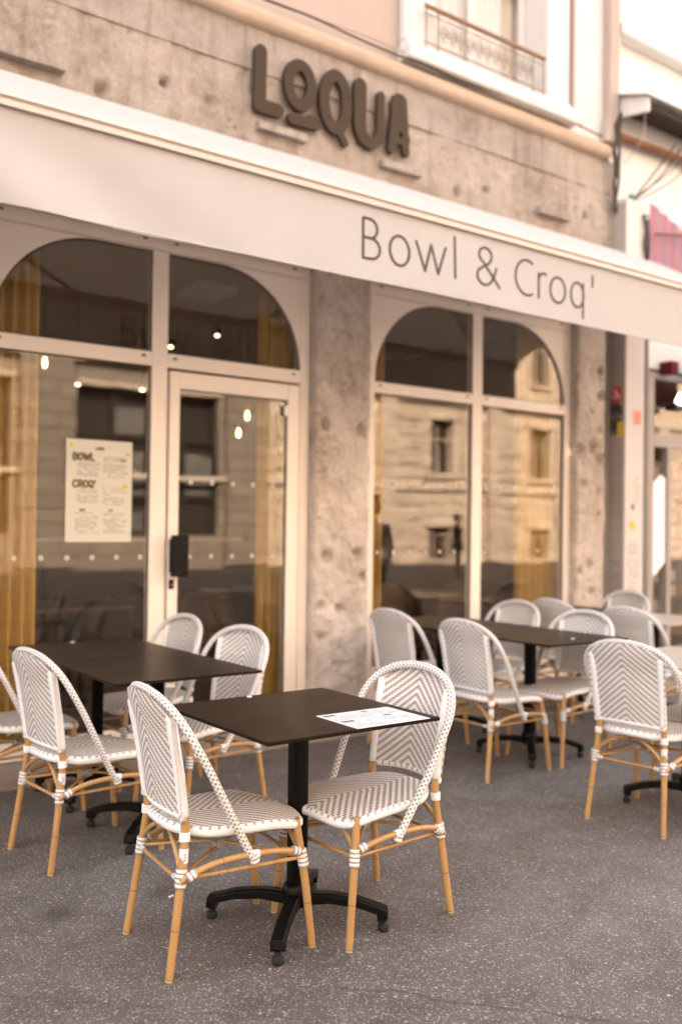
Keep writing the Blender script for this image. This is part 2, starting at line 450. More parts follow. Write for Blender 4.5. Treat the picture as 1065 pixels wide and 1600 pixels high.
def table_mat():
    m, nt, b = mat('dark_laminate'); co = geo(nt)
    mp = nt.nodes.new('ShaderNodeMapping'); mp.inputs['Scale'].default_value = (2.2, 22, 10); nt.links.new(co, mp.inputs[0])
    n = noisen(nt, 2.0, 6, .7, mp.outputs[0]); n2 = noisen(nt, 4, 4, .6, co)
    c = mixc(nt, n, (.010, .006, .0035), (.023, .0140, .0085)); 
    nt.links.new(c, b.inputs['Base Color'])
    nt.links.new(ma(nt, 'ADD', .26, ma(nt, 'MULTIPLY', n2, .14)), b.inputs['Roughness'])
    b.inputs['Specular IOR Level'].default_value = .05
    bumpn(nt, b, n, .10, .002)
    return m

M = {}
M['ground'] = ground_mat()
M['step'] = simple('worn_concrete', (.30, .245, .20), .85, var=.25, scale=5, bump=.5, bscale=120, spec=.3)
M['back_weave'] = weave('back_weave', .0088, .0290, .0072, .48, .44)
M['seat_weave'] = weave('seat_weave', .0100, .0300, .0100, .48, .46)
M['hoop'] = rope('checked_wrap', .0045, checks=True)
M['wrap'] = rope('plain_wrap', .0052)
M['rim'] = rope('seat_rim_wrap', .0055, sparse=True)
M['tie'] = rope('striped_binding', .0048, stripes=True)
M['cane'] = cane_mat()
M['tag'] = simple('tag_paper', (.72, .70, .70), .5, var=.1, scale=200)
M['tagink'] = simple('tag_ink', (.25, .20, .40), .6)
M['black'] = simple('black_powder_coat', (.0055, .0045, .004), .34, var=.3, scale=30, bump=.15, bscale=300, spec=.15)
M['rubber'] = simple('black_rubber', (.010, .009, .008), .6)
M['top'] = table_mat()
M['glarewhite'] = simple('glare_white', (.92, .91, .90), .4, var=.02)
M['white'] = simple('white_plastic', (.75, .73, .70), .4, var=.04)
M['frame'] = simple('cream_window_paint', (.84, .73, .63), .45, var=.05, scale=3, spec=.4)
M['framedark'] = simple('frame_shadow_gap', (.22, .17, .13), .6)
M['gasket'] = simple('black_gasket', (.012, .010, .009), .5)
M['glass'] = glass_mat()
M['stone'] = stone_mat('worn_limestone')
M['stone2'] = stone_mat('smooth_lintel_stone', (.38, .33, .29), (.22, .18, .15), .5, .8)
M['stone3'] = stone_mat('pillar_stone', (.68, .59, .515), (.30, .235, .19), 1.0, .25)
M['plaster'] = simple('pink_plaster', (.43, .345, .30), .9, var=.06, scale=3, bump=.25, bscale=40, spec=.2)
M['whitewall'] = simple('white_render', (.74, .72, .71), .9, var=.05, scale=3, bump=.2, bscale=40, spec=.2)
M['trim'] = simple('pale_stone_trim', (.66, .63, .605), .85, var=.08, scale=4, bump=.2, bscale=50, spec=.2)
M['cornice'] = simple('painted_cornice', (.52, .41, .32), .8, var=.2, scale=6, bump=.5, bscale=25, spec=.2)
M['valance'] = cloth_mat('valance_cloth', (.71, .68, .665), .42)
M['canopy'] = cloth_mat('awning_cloth', (.80, .77, .74), .5)
M['bar'] = simple('awning_profile', (.55, .48, .43), .4, var=.06)
M['ink'] = simple('dark_print', (.055, .048, .043), .7)
M['sign'] = simple('sign_bronze_paint', (.052, .034, .020), .6, var=.15, scale=10, spec=.15)
M['curtain'] = cloth_mat('amber_curtain', (.74, .51, .13), .35)
M['wood'] = simple('brown_wood', (.11, .06, .03), .5, var=.3, scale=6)
M['room'] = simple('room_paint', (.17, .095, .05), .8, var=.1, scale=2)
M['roomlight'] = simple('room_ceiling_paint', (.50, .40, .31), .9, var=.05)
M['roomfloor'] = simple('room_floor', (.10, .065, .04), .5, var=.2)
M['bulb'] = emis('warm_bulb', (1, .60, .28), 3.2)
M['spot'] = emis('spot_bulb', (1, .68, .38), 2.0)
M['flood'] = emis('flood_lamp', (1, .93, .82), 1.2)
M['velvet'] = simple('brown_velvet', (.10, .055, .03), .9)
M['grey_velvet'] = simple('grey_velvet', (.13, .12, .13), .9)
M['brass'] = simple('brass', (.45, .30, .12), .35, 1)
M['paper'] = simple('menu_paper', (.58, .56, .48), .5, var=.05, scale=5)
M['paper2'] = simple('laminated_sheet', (.68, .70, .74), .25, var=.03, scale=5)
M['olive'] = simple('olive_print', (.12, .10, .03), .7)
M['yellow'] = simple('yellow_print', (.62, .46, .05), .6)
M['greyprint'] = simple('grey_print', (.20, .19, .15), .7)
M['steel'] = simple('grey_metal', (.25, .22, .2), .4, .6)
M['ironpale'] = simple('weathered_iron', (.30, .24, .19), .6, var=.3, scale=20)
M['railwood'] = simple('brown_handrail', (.24, .14, .08), .6, var=.2)
M['wire'] = simple('old_cable', (.04, .03, .025), .7)
M['wirepale'] = simple('pale_cable', (.40, .31, .24), .7)
M['pil'] = simple('grey_frame_shaded_board', (.36, .31, .28), .7, var=.14, scale=4, bump=.2, bscale=60)
M['pilw'] = simple('white_painted_board', (.58, .53, .49), .6, var=.08, scale=4)
M['red'] = simple('red_sticker', (.62, .05, .04), .5)
M['redcloth'] = cloth_mat('red_cloth', (.16, .02, .025), .15)
M['striped'] = cloth_mat('striped_cloth', (.50, .20, .25), .2, stripe=((.34, .26, .31), 6.5))
M['rust'] = simple('rusty_beam', (.20, .085, .04), .8, var=.4, scale=12)
M['darkwood'] = simple('rotten_boards', (.05, .035, .022), .9, var=.5, scale=14, bump=.8, bscale=40)
M['opp'] = None
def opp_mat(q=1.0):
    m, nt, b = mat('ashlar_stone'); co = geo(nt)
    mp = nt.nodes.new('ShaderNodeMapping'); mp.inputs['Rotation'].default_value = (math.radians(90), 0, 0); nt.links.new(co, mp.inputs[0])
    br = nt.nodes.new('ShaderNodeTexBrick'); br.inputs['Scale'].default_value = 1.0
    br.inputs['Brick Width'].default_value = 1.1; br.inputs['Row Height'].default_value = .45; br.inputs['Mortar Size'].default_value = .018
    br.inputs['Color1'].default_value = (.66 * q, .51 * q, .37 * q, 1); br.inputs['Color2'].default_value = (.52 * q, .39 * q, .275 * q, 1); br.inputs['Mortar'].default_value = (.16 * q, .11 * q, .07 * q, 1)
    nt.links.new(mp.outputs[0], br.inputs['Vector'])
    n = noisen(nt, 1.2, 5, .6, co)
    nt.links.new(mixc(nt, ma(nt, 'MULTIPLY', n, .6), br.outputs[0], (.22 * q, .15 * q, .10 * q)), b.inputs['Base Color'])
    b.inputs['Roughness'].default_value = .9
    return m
M['opp'] = opp_mat()
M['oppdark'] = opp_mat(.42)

# ------------------------------------------------------------------ the setting
g = MB()
g.grid(lambda u, v: (-60 + 160 * u, -40 + 100 * v, 0), 8, 8)
o = g.build('street_paving', M['ground']); tag(o, kind='structure')
st = MB().box(-3, 7.70, 4.98, 6.0, -.1, .006)
o = st.build('pavement', M['step'], bevel=.004); tag(o, kind='structure')

# ------------------------------------------------------------------ chair
CW = []
def chair_proto():
    root = empty('bistro_chair')
    # rear legs run up to the wooden tip of the back post
    for s in (-1, 1):
        mb = MB().tube([(-.250, s * .198, 0), (-.218, s * .184, .22), (-.192, s * .170, .42), (-.196, s * .167, .50)], [.0125, .0138, .014, .014], 14, 7)
        mb.build('leg', M['cane'], root, smooth=True)
    for s in (-1, 1):
        mb = MB().tube([(.250, s * .207, 0), (.226, s * .197, .22), (.200, s * .180, .405), (.196, s * .178, .425)], [.0125, .0138, .014, .013], 14, 7)
        mb.build('leg', M['cane'], root, smooth=True)
    for s in (-1, 1):
        mb = MB().tube([(-.1955, s * .167, .487), (-.214, s * .170, .62), (-.240, s * .174, .76), (-.250, s * .176, .806)], [.0165, .0178, .0178, .016], 16, 10, bump=lambda L: 1 + .035 * math.cos(L * 2 * PI / .0052))
        mb.build('back_post', M['wrap'], root, smooth='all')
    half = [(.030, .205, .325), (-.030, .219, .43), (-.085, .234, .53), (-.140, .240, .635), (-.185, .240, .715), (-.218, .222, .778), (-.244, .182, .825), (-.262, .120, .856), (-.272, .055, .870)]
    hoop = half + [(-.274, 0, .873)] + [(x, -y, z) for x, y, z in reversed(half)]
    mb = MB().tube(hoop, .0152, 18, 8, flat=(.85, 1.0), up=(0, 1, 0))
    mb.build('back_hoop', M['hoop'], root, smooth='all')
    # woven back panel
    archp = sorted([(abs(y), z, x) for x, y, z in hoop if z > .75 and y >= 0])
    def arch(y):
        y = abs(y)
        for (a, za, xa), (b, zb, xb) in zip(archp, archp[1:]):
            if a <= y <= b:
                t = (y - a) / (b - a); t2 = t * t * (3 - 2 * t) if False else t
                return za + (zb - za) * t2
        return archp[-1][1]
    def xp(z): return -.200 - .050 * ((z - .48) / .33) ** 1.1 if z > .48 else -.2
    def pan(u, v, off=0):
        s = u * 2 - 1
        zb = .482 + .012 * (1 - s * s) 
        zt = arch(s * .2)
        z = zb + (zt - zb) * v
        w = .183 + .016 * min(1, (z - .48) / .33)
        w = min(w, .2)
        y = s * w
        wrapb = max(0, abs(s) - .86) / .14
        return (xp(z) + .014 * (1 - min(1, max(0, z - .74) / .09)) - .036 * (1 - s * s) - .016 * wrapb ** 2 * (1 - min(1, max(0, z - .74) / .09)) + off, y, z)
    mb = MB()
    uvf = lambda u, v: (pan(u, v)[1], pan(u, v)[2])
    mb.grid(lambda u, v: pan(u, v, .006), 28, 34, uvf=uvf)
    mb.grid(lambda u, v: pan(u, v, -.006), 28, 34, uvf=uvf, flip=True)
    mb.grid(lambda u, v: pan(u, 0, -.006 + .012 * v), 28, 1, uvf=uvf)
    mb.build('backrest', M['back_weave'], root, smooth='all', norm=False)
    # braid closing the foot of the panel
    mb = MB().tube([(pan(q / 8, 0)[0], pan(q / 8, 0)[1], pan(q / 8, 0)[2] - .002) for q in range(9)], .0095, 12, 6, flat=(.9, 1.1))
    mb.build('lower_braid', M['rim'], root, smooth='all')
    # seat
    def outline(a):
        ca, sa = math.cos(a), math.sin(a)
        e = 2 / 3.6
        x = .015 + .242 * math.copysign(abs(ca) ** e, ca)
        w = .197 + .022 * (x / .24)
        if x < -.12: w -= .35 * max(0, -.12 - x) ** 1.3
        return x, w * math.copysign(abs(sa) ** e, sa)
    def sz(x, y, r):
        z = .452 - .006 * math.exp(-(x * x + y * y) / .012) - .010 * (y / .2) ** 2
        if x > .08: z -= .026 * ((x - .08) / .17) ** 2
        if x > .10: z -= .020 * ((x - .10) / .15) ** 2 * (y / .2) ** 2
        if x < -.1: z += .008 * ((-x - .1) / .12)
        return z
    mb = MB(); N = 64; rings = [i / 14 for i in range(15)]
    V = [(.015, 0, sz(.015, 0, 0))]; 
    for r in rings[1:]:
        for k in range(N):
            x, y = outline(2 * PI * k / N)
            x = .015 + (x - .015) * r * .965; y = y * r * .965
            V.append((x, y, sz(x, y, r)))
    F = [(0, 1 + k, 1 + (k + 1) % N) for k in range(N)]
    for i in range(len(rings) - 2):
        for k in range(N):
            a = 1 + i * N; F.append((a + k, a + N + k, a + N + (k + 1) % N, a + (k + 1) % N))
    U = [[(V[q][1], -V[q][0]) for q in f] for f in F]
    mb.add(V, F, U, 0)
    # rolled rim
    prof = [(.965, 0), (.99, -.003), (1.012, -.011), (1.012, -.022), (.99, -.031), (.93, -.033)]
    V2 = []; per = [0]
    for pr, dz in prof:
        for k in range(N):
            x, y = outline(2 * PI * k / N)
            xx = .015 + (x - .015) * .965; yy = y * .965
            V2.append((.015 + (x - .015) * pr, y * pr, sz(xx, yy, 1) + dz))
    F2 = []; U2 = []
    Ls = [0]
    for k in range(N):
        x, y = outline(2 * PI * k / N); x2, y2 = outline(2 * PI * (k + 1) / N); Ls.append(Ls[-1] + math.hypot(x2 - x, y2 - y))
    for i in range(len(prof) - 1):
        for k in range(N):
            k2 = (k + 1) % N
            F2.append((i * N + k, (i + 1) * N + k, (i + 1) * N + k2, i * N + k2))
            U2.append([(i / 5, Ls[k]), ((i + 1) / 5, Ls[k]), ((i + 1) / 5, Ls[k + 1]), (i / 5, Ls[k + 1])])
    mb.add(V2, F2, U2, 1)
    b0 = len(V2) - N
    mb.add([V2[b0 + k] for k in range(N)], [tuple(reversed(range(N)))], None, 1)
    mb.build('seat', [M['seat_weave'], M['rim']], root, smooth='all')
    # cane rails
    for s in (-1, 1):
        mb = MB().tube([(-.216, s * .190, .292), (-.175, s * .200, .318), (-.09, s * .206, .340), (.03, s * .208, .346), (.13, s * .204, .338), (.214, s * .197, .318)], .0105, 12, 7)
        mb.build('side_rail', M['cane'], root, smooth=True)
        mb = MB().tube([(-.205, s * .184, .300), (.215, s * .193, .300)], .0068, 10, 2)
        mb.build('side_stretcher', M['cane'], root, smooth=True)
    for x in (-.213, .213):
        sx = 1 if x > 0 else -1
        mb = MB().tube([(x, -.185, .297), (x, .185, .297)], .0068, 10, 2)
        mb.build('cross_stretcher', M['cane'], root, smooth=True)
        for s in (-1, 1):
            mb = MB().tube([(x - .004 * sx, s * .182, .318), (x - .010 * sx, s * .12, .375), (x - .018 * sx, s * .055, .408), (x - .024 * sx, s * .01, .414)], .0078, 10, 6)
            mb.build('arched_brace', M['cane'], root, smooth=True)
    # diagonal under-seat canes with a bound centre
    mb = MB().tube([(-.205, -.175, .302), (0, 0, .318), (.205, .185, .302)], .0060, 10, 6); mb.build('diagonal_brace', M['cane'], root, smooth=True)
    mb = MB().tube([(-.205, .175, .302), (0, 0, .331), (.205, -.185, .302)], .0060, 10, 6); mb.build('diagonal_brace', M['cane'], root, smooth=True)
    wob = lambda L: 1 + .085 * abs(math.sin(L * PI / .00725))
    def tie(a, b, r=.0175, name='binding', m='tie', n=14):
        r = r * .94
        MB().tube([a, b], r, n, 16, bump=wob).build(name, M[m], root, smooth='all')
    for s in (-1, 1):
        tie((-.2105, s * .181, .272), (-.204, s * .177, .330), .0182)       # rear lower
        tie((-.193, s * .1705, .412), (-.1925, s * .169, .440), .0180, m='wrap')   # rear at the seat
        tie((.2215, s * .1955, .268), (.2135, s * .190, .325), .0182)       # front
        tie((-.196, s * .200, .304), (-.165, s * .202, .321), .0150)        # rail near rear leg
        tie((.172, s * .201, .332), (.203, s * .198, .322), .0145)
        tie((.012, s * .208, .346), (.047, s * .208, .345), .0140, m='wrap')
        tie((-.212, s * .165, .297), (-.212, s * .130, .297), .0095, m='tie')
        tie((.036, s * .2065, .316), (.026, s * .2075, .348), .0168, m='tie')
    MB().tube([(-.024, -.014, .324), (.024, .014, .324)], .016, 12, 12, bump=wob).build('binding', M['tie'], root, smooth='all')
    # little care tag wrapped round a rear leg
    mb = MB().tube([(-.1985, -.1745, .348), (-.1955, -.1720, .392)], .0150, 14, 2, caps=False, flat=(.98, .98))
    t = mb.build('care_tag', M['tag'], root, smooth=True)
    mb = MB()
    for k, zz in enumerate((.357, .366, .375)):
        mb.box(-.1985 - .004, -.1985 + .003, -.1735 - .0158, -.1735 - .0149, zz, zz + .0045 - .001 * k)
    mb.build('tag_print', M['tagink'], t)
    return root
proto = chair_proto()
bpy.context.view_layer.update()

def copy_tree(o, parent=None):
    c = o.copy(); COL.objects.link(c)
    if parent: c.parent = parent
    for ch in list(o.children): copy_tree(ch, c)
    return c

CH = [
 ((1.588, 2.808), -5, 'front left woven chair, its white and taupe back nearest the camera beside the menu table'),
 ((2.130, 2.700), 184, 'woven bistro chair facing the camera at the menu end of the single front table'),
 ((1.560, 3.910), 5, 'woven chair left of the long dark table, its back to us, tagged rear leg'),
 ((1.500, 4.640), 3, 'woven chair cut off by the left edge of the photo beside the long table'),
 ((2.260, 4.860), 184, 'woven chair nearest the entrance door, facing left at the long dark table'),
 ((2.240, 4.140), 189, 'woven chair behind the menu table, facing left at the near corner of the long table'),
 ((4.060, 4.600), 2, 'woven chair beside the stone pillar, leftmost of the chairs at the middle table'),
 ((4.000, 3.870), 0, 'woven chair, back to us, at the near left of the middle double table'),
 ((4.800, 4.660), 181, 'woven chair facing left at the far right side of the middle double table'),
 ((5.640, 4.640), 0, 'woven chair back with shaded hoop, half hidden behind a chair facing left'),
 ((4.580, 3.870), 183, 'woven bistro chair facing left at the near right of the middle double table'),
 ((5.560, 3.930), 2, 'woven chair, back to us, just above the large front right chair'),
 ((6.400, 4.900), 181, 'farthest woven chair, a pale rounded back under the graffiti pilaster'),
 ((3.975, 2.790), 7, 'large woven chair with its back to us at the right front of the terrace'),
 ((4.640, 2.870), 181, 'woven chair at the right photo edge, only its seat front showing'),
]
for i, ((x, y), a, lab) in enumerate(CH):
    c = proto if i == 0 else copy_tree(proto)
    c.location = (x, y, .012 if y > 5.2 else 0); c.rotation_euler = (0, 0, math.radians(a))
    tag(c, lab, 'chair', 'woven bistro chairs on the terrace')

# ------------------------------------------------------------------ table
def table_proto():
    root = empty('bistro_table')
    t = MB().box(-.35, .35, -.35, .35, .737, .7495)
    t.build('tabletop', M['top'], root, bevel=.0025)
    MB().box(-.10, .10, -.10, .10, .729, .7365).build('top_plate', M['black'], root, bevel=.001)
    MB().tube([(-.13, 0, .722), (.13, 0, .722)], .011, 10, 2).build('tilt_hinge', M['black'], root, smooth=True)
    # column: rounded square
    mb = MB(); prof = []
    for k in range(32):
        a = 2 * PI * k / 32; e = .5
        prof.append((.031 * math.copysign(abs(math.cos(a)) ** e, math.cos(a)), .031 * math.copysign(abs(math.sin(a)) ** e, math.sin(a))))
    V = []; zs = [.085, .10, .715, .729]; sc_ = [.9, 1, 1, 1.35]
    for z, s in zip(zs, sc_): V += [(x * s, y * s, z) for x, y in prof]
    F = []
    for i in range(3):
        for k in range(32): F.append((i * 32 + k, i * 32 + (k + 1) % 32, (i + 1) * 32 + (k + 1) % 32, (i + 1) * 32 + k))
    F += [tuple(reversed(range(32))), tuple(range(96, 128))]
    mb.add(V, F).build('column', M['black'], root, smooth=True)
    mb = MB().lathe([(.030, .07), (.046, .075), (.050, .10), (.050, .135), (.043, .150), (.034, .155)], 20)
    mb.build('hub', M['black'], root, smooth=True)
    for q in range(4):
        R = Matrix.Rotation(math.radians(45 + 90 * q), 4, 'Z')
        pts = [(.030, .120), (.12, .124), (.22, .112), (.292, .092), (.320, .083)]
        bot = [(.030, .078), (.12, .090), (.22, .082), (.286, .064), (.288, .040)]
        sec = list(zip(pts, bot))
        V = []; F = []
        for (tx, tz), (bx, bz) in sec:
            w0 = .024; w1 = .017
            V += [R @ Vector((bx, -w0, bz)), R @ Vector((bx, w0, bz)), R @ Vector((tx, w0, tz - .006)), R @ Vector((tx, w1, tz)), R @ Vector((tx, -w1, tz)), R @ Vector((tx, -w0, tz - .006))]
        # turned-down tip
        V += [R @ Vector((.290, -.022, .038)), R @ Vector((.290, .022, .038)), R @ Vector((.322, .022, .045)), R @ Vector((.324, .017, .055)), R @ Vector((.324, -.017, .055)), R @ Vector((.322, -.022, .045))]
        n = 6
        for i in range(len(sec)):
            for k in range(n): F.append((i * n + k, i * n + (k + 1) % n, (i + 1) * n + (k + 1) % n, (i + 1) * n + k))
        F += [tuple(reversed(range(n))), tuple(range(len(sec) * n, len(sec) * n + n))]
        leg = MB().add(V, F).build('foot_arm', M['black'], root, bevel=.002)
        c = R @ Vector((.306, 0, 0))
        MB().lathe([(.012, 0), (.0185, .005), (.0200, .014), (.0185, .026), (.011, .030), (.011, .044)], 16, (c.x, c.y, 0)).build('glide', M['rubber'], leg, smooth=True)
    MB().lathe([(.0095, 0), (.0105, .002), (.0105, .004), (.006, .0055)], 16, (-.01, .322, .7495)).build('clip', M['white'], root, smooth=True)
    return root
tb = table_proto()
bpy.context.view_layer.update()
TB = [
 ((1.872, 2.752), 0, 'square dark table in front, standing alone with a menu sheet on its top', 0),
 ((1.905, 3.960), 0, 'near half of the long dark double table on the left', 0),
 ((1.905, 4.6605), 0, 'far half of the long dark double table on the left, nearest the shop window', 0),
 ((4.420, 3.970), 180, 'near half of the brown middle double table, small white clip at its edge', 0),
 ((4.430, 4.785), 0, 'far half of the brown double table in the middle, below the right window', 0),
 ((6.020, 4.200), 0, 'pale reflecting table at the far right, its edge running out of the photo', 0),
 ((6.020, 4.905), 0, 'dark table farthest back, just a sliver below the second stone pillar', 0),
 ((4.300, 2.790), 0, 'pale reflecting table at the right edge by the front right chair', 0),
]
for i, ((x, y), a, lab, z) in enumerate(TB):
    c = tb if i == 0 else copy_tree(tb)
    c.location = (x, y, 0); c.rotation_euler = (0, 0, math.radians(a))
    if i in (1, 4, 5, 6, 7):
        for ch in list(c.children):
            if ch.name.startswith('clip'): bpy.data.objects.remove(ch)
    if i == 3:
        for ch in c.children:
            if ch.name.startswith('tabletop'): ch.scale.y = 1.32
    tag(c, lab, 'table', 'square terrace tables')

M['sheen_top'] = simple('sky_sheen_laminate', (.40, .35, .31), .3, var=.08, scale=5)  # bright sky reflection on two dark tabletops, put into the base colour
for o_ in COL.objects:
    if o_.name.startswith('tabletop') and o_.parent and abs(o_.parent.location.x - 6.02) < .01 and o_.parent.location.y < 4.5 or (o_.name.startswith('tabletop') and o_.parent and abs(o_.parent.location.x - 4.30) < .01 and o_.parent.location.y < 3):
        o_.material_slots[0].link = 'OBJECT'; o_.material_slots[0].material = M['sheen_top']
for k_, (x_, y_, a_, lab_) in enumerate(((1.62, 3.22, .4, 'tiny white paper scrap on the paving left of the front left chair'),)):
    sc1 = MB().grid(lambda u, v: (-.011 + .022 * u + .003 * v, -.006 + .012 * v, .002 + .004 * math.sin(u * 5) ** 2), 6, 2).build('paper_scrap', M['white'], None, smooth=True)
    sc1.location = (x_, y_, .001); sc1.rotation_euler = (0, 0, a_); tag(sc1, lab_, 'litter')
# ------------------------------------------------------------------ small glyphs
def glyph(ch, x, z, h, r):
    """upper-case strokes in a box of height h at (x, z); returns strokes, advance"""
    w = h * .62
    if ch == 'B': s = [[(x, z), (x, z + h)], [(x, z + h), (x + w * .5, z + h)] + arc(x + w * .5, z + h * .76, w * .38, h * .24, 90, -90, 8) + [(x, z + h * .52)], [(x, z + h * .52), (x + w * .5, z + h * .52)] + arc(x + w * .5, z + h * .26, w * .48, h * .26, 90, -90, 8) + [(x, z)]]
    elif ch == 'O': s = [arc(x + w * .5, z + h * .5, w * .5, h * .5, 0, 360, 18)]
    elif ch == 'W': w = h * .9; s = [[(x, z + h), (x + w * .25, z), (x + w * .5, z + h * .8), (x + w * .75, z), (x + w, z + h)]]
    elif ch == 'L': s = [[(x, z + h), (x, z), (x + w * .8, z)]]; w *= .85
    elif ch == 'C': s = [arc(x + w * .5, z + h * .5, w * .5, h * .5, 50, 310, 16)]
    elif ch == 'R': s = [[(x, z), (x, z + h)], [(x, z + h), (x + w * .5, z + h)] + arc(x + w * .5, z + h * .73, w * .42, h * .27, 90, -90, 8) + [(x, z + h * .46)], [(x + w * .45, z + h * .46), (x + w * .95, z)]]
    elif ch == 'Q': s = [arc(x + w * .5, z + h * .5, w * .5, h * .5, 0, 360, 18), [(x + w * .6, z + h * .25), (x + w, z - h * .05)]]
    elif ch == "'": s = [[(x + w * .1, z + h), (x + w * .1, z + h * .75)]]; w *= .25
    elif ch == 'U': s = [[(x, z + h), (x, z + h * .4)] + arc(x + w * .5, z + h * .4, w * .5, h * .4, 180, 360, 10) + [(x + w, z + h)]]
    elif ch == 'A': s = [[(x, z), (x + w * .5, z + h), (x + w, z)], [(x + w * .2, z + h * .35), (x + w * .8, z + h * .35)]]
    elif ch == 'N': s = [[(x, z), (x, z + h), (x + w, z), (x + w, z + h)]]
    elif ch == 'E': s = [[(x + w * .8, z + h), (x, z + h), (x, z), (x + w * .8, z)], [(x, z + h * .5), (x + w * .7, z + h * .5)]]
    elif ch == 'M': w = h * .8; s = [[(x, z), (x, z + h), (x + w * .5, z + h * .3), (x + w, z + h), (x + w, z)]]
    else: s = []; w = h * .3
    return [(p, r) for p in s], w + h * .22
def word(t, x, z, h, r):
    out = []
    for ch in t:
        s, a = glyph(ch, x, z, h, r); out += s; x += a
    return out

# menu sheet on the front table
ms = empty('menu_sheet', (2.02, 2.520, .7500), math.radians(-1), 'white laminated menu sheet lying on the single front table', 'menu')
MB().box(-.155, .155, -.118, .118, 0, .0016).build('sheet', M['paper2'], ms)
def flat_words(strokes, parent, name, m, res=.0012):
    mb = MB(); stroke_mesh(mb, strokes, res, 0, .0004)
    mb.v = [(x, z, .0017 + y) for x, y, z in mb.v]
    return mb.build(name, m, parent)
for a_ in (("BOWL", -.140, .085, .014, .0022), ("CROQ'", -.140, -.020, .014, .0022), ("BOWL", .02, .088, .009, .0016), ("CROQ", .05, .0, .009, .0014)): flat_words(word(*a_), ms, 'heading', M['ink'])
for cx in (-.140, .012):
    mb = MB()
    for k in range(13):
        z = .072 - .0145 * k
        if abs(z + .012) < .016: continue
        x = cx
        while x < cx + .115:
            w = random.uniform(.008, .03); 
            if random.random() < .8: mb.box(x, x + w, z, z + .0028, .0017, .0020)
            x += w + .004
    mb.build('small_print', M['greyprint'], ms)
MB().box(.0000, .0009, -.10, .105, .0017, .0020).build('dividing_line', M['greyprint'], ms)

# ------------------------------------------------------------------ displaced stone slab (front in XZ plane)
def slab(mb, x0, x1, z0, z1, yf, depth, cell=.02, amp=.006, holes=(), joints=(), vj=(), edge=.006, seed=0.0):
    nx = max(2, int((x1 - x0) / cell)); nz = max(2, int((z1 - z0) / cell))
    def fn(u, v):
        x = x0 + (x1 - x0) * u; z = z0 + (z1 - z0) * v; y = yf
        p = Vector((x * 1.0 + seed, seed, z))
        pt = noise.noise(p * 26 + Vector((3, 3, 3)))
        if pt > .38: y += (pt - .38) * amp * 5
        y += amp * (noise.fractal(p * 9, 1.0, 2.0, 4) * 1.0) + amp * .8 * noise.noise(p * 2.3)
        for hx, hz, hr, hd in holes:
            d = math.hypot(x - hx, z - hz) / (hr * 1.2 * (1 + .3 * noise.noise(Vector((x * 30, z * 30, 3)))))
            if d < 1.6: y += 1.5 * hd / (1 + (d * 1.1) ** 6)
        for jz, jw, jd in joints:
            zz = jz + .006 * noise.noise(Vector((x * 5, seed, 7)))
            if abs(z - zz) < jw: y += jd * (1 - (abs(z - zz) / jw) ** 2) * (.6 + .5 * noise.noise(Vector((x * 8, 1, 1))))
        for jx, a, b, jw, jd in vj:
            xx = jx + .018 * noise.noise(Vector((z * 7, seed, 5)))
            if a < z < b and abs(x - xx) < jw: y += jd
        if edge:
            e = noise.fractal(Vector((seed + 9, 2, z * 7)), 1, 2, 3) * edge; e2 = noise.fractal(Vector((seed + 3, 8, z * 7)), 1, 2, 3) * edge
            if u < .02: x += e; y += edge
            if u > .98: x += e2; y += edge
        return (x, y, z)
    mb.grid(fn, nx, nz)
    mb.add([fn(0, j / nz) for j in range(nz + 1)] + [(x0, yf + depth, z0 + (z1 - z0) * j / nz) for j in range(nz + 1)], [(j, j + 1, nz + 2 + j, nz + 1 + j) for j in range(nz)])
    mb.add([fn(1, j / nz) for j in range(nz + 1)] + [(x1, yf + depth, z0 + (z1 - z0) * j / nz) for j in range(nz + 1)], [(j + 1, j, nz + 1 + j, nz + 2 + j) for j in range(nz)])
    mb.add([fn(i / nx, 0) for i in range(nx + 1)] + [(x0 + (x1 - x0) * i / nx, yf + depth, z0) for i in range(nx + 1)], [(i + 1, i, nx + 1 + i, nx + 2 + i) for i in range(nx)])
    mb.add([fn(i / nx, 1) for i in range(nx + 1)] + [(x0 + (x1 - x0) * i / nx, yf + depth, z1) for i in range(nx + 1)], [(i, i + 1, nx + 2 + i, nx + 1 + i) for i in range(nx)])
    return mb

bld = empty('cafe_building', (0, 0, 0), 0, 'old stone cafe building with two arched shop windows behind the terrace', 'building')
# stone pillars
mb = slab(MB(), 3.80, 4.29, .012, 3.235, 5.42, .40, .014, .014, holes=[(3.89, 2.12, .032, .04), (4.20, 2.10, .036, .045), (3.91, 1.18, .03, .04), (4.19, 1.19, .036, .045), (4.04, .80, .028, .04), (3.86, .83, .03, .03), (3.88, .60, .03, .02), (4.24, 1.02, .03, .03), (4.1, 2.75, .02, .02)],
     joints=[(.98, .010, .010), (2.02, .009, .008)], edge=.014, seed=1.3)
mb.build('stone_pillar', M['stone3'], bld, smooth='all')
mb = slab(MB(), 6.62, 7.015, .012, 3.235, 5.42, .40, .014, .010, holes=[(6.66, 2.09, .05, .05), (6.84, 2.14, .05, .04), (6.93, 2.02, .03, .04), (6.72, 1.80, .03, .03), (6.92, 1.74, .026, .04), (6.84, .83, .03, .03), (6.68, 1.02, .035, .03), (6.80, 1.07, .04, .03), (6.93, 2.83, .030, .05), (6.94, 2.60, .032, .05), (6.82, 2.45, .02, .03), (6.93, 1.53, .025, .03), (6.94, 2.3, .025, .04)],
     joints=[(2.06, .016, .022), (1.53, .012, .016), (2.9, .01, .01)], edge=.014, seed=4.1)
mb.build('stone_pillar', M['stone3'], bld, smooth='all')
mb = slab(MB(), .85, 1.49, .012, 3.235, 5.42, .40, .03, .008, edge=.01, seed=7.7)
mb.build('stone_pillar', M['stone3'], bld, smooth='all')
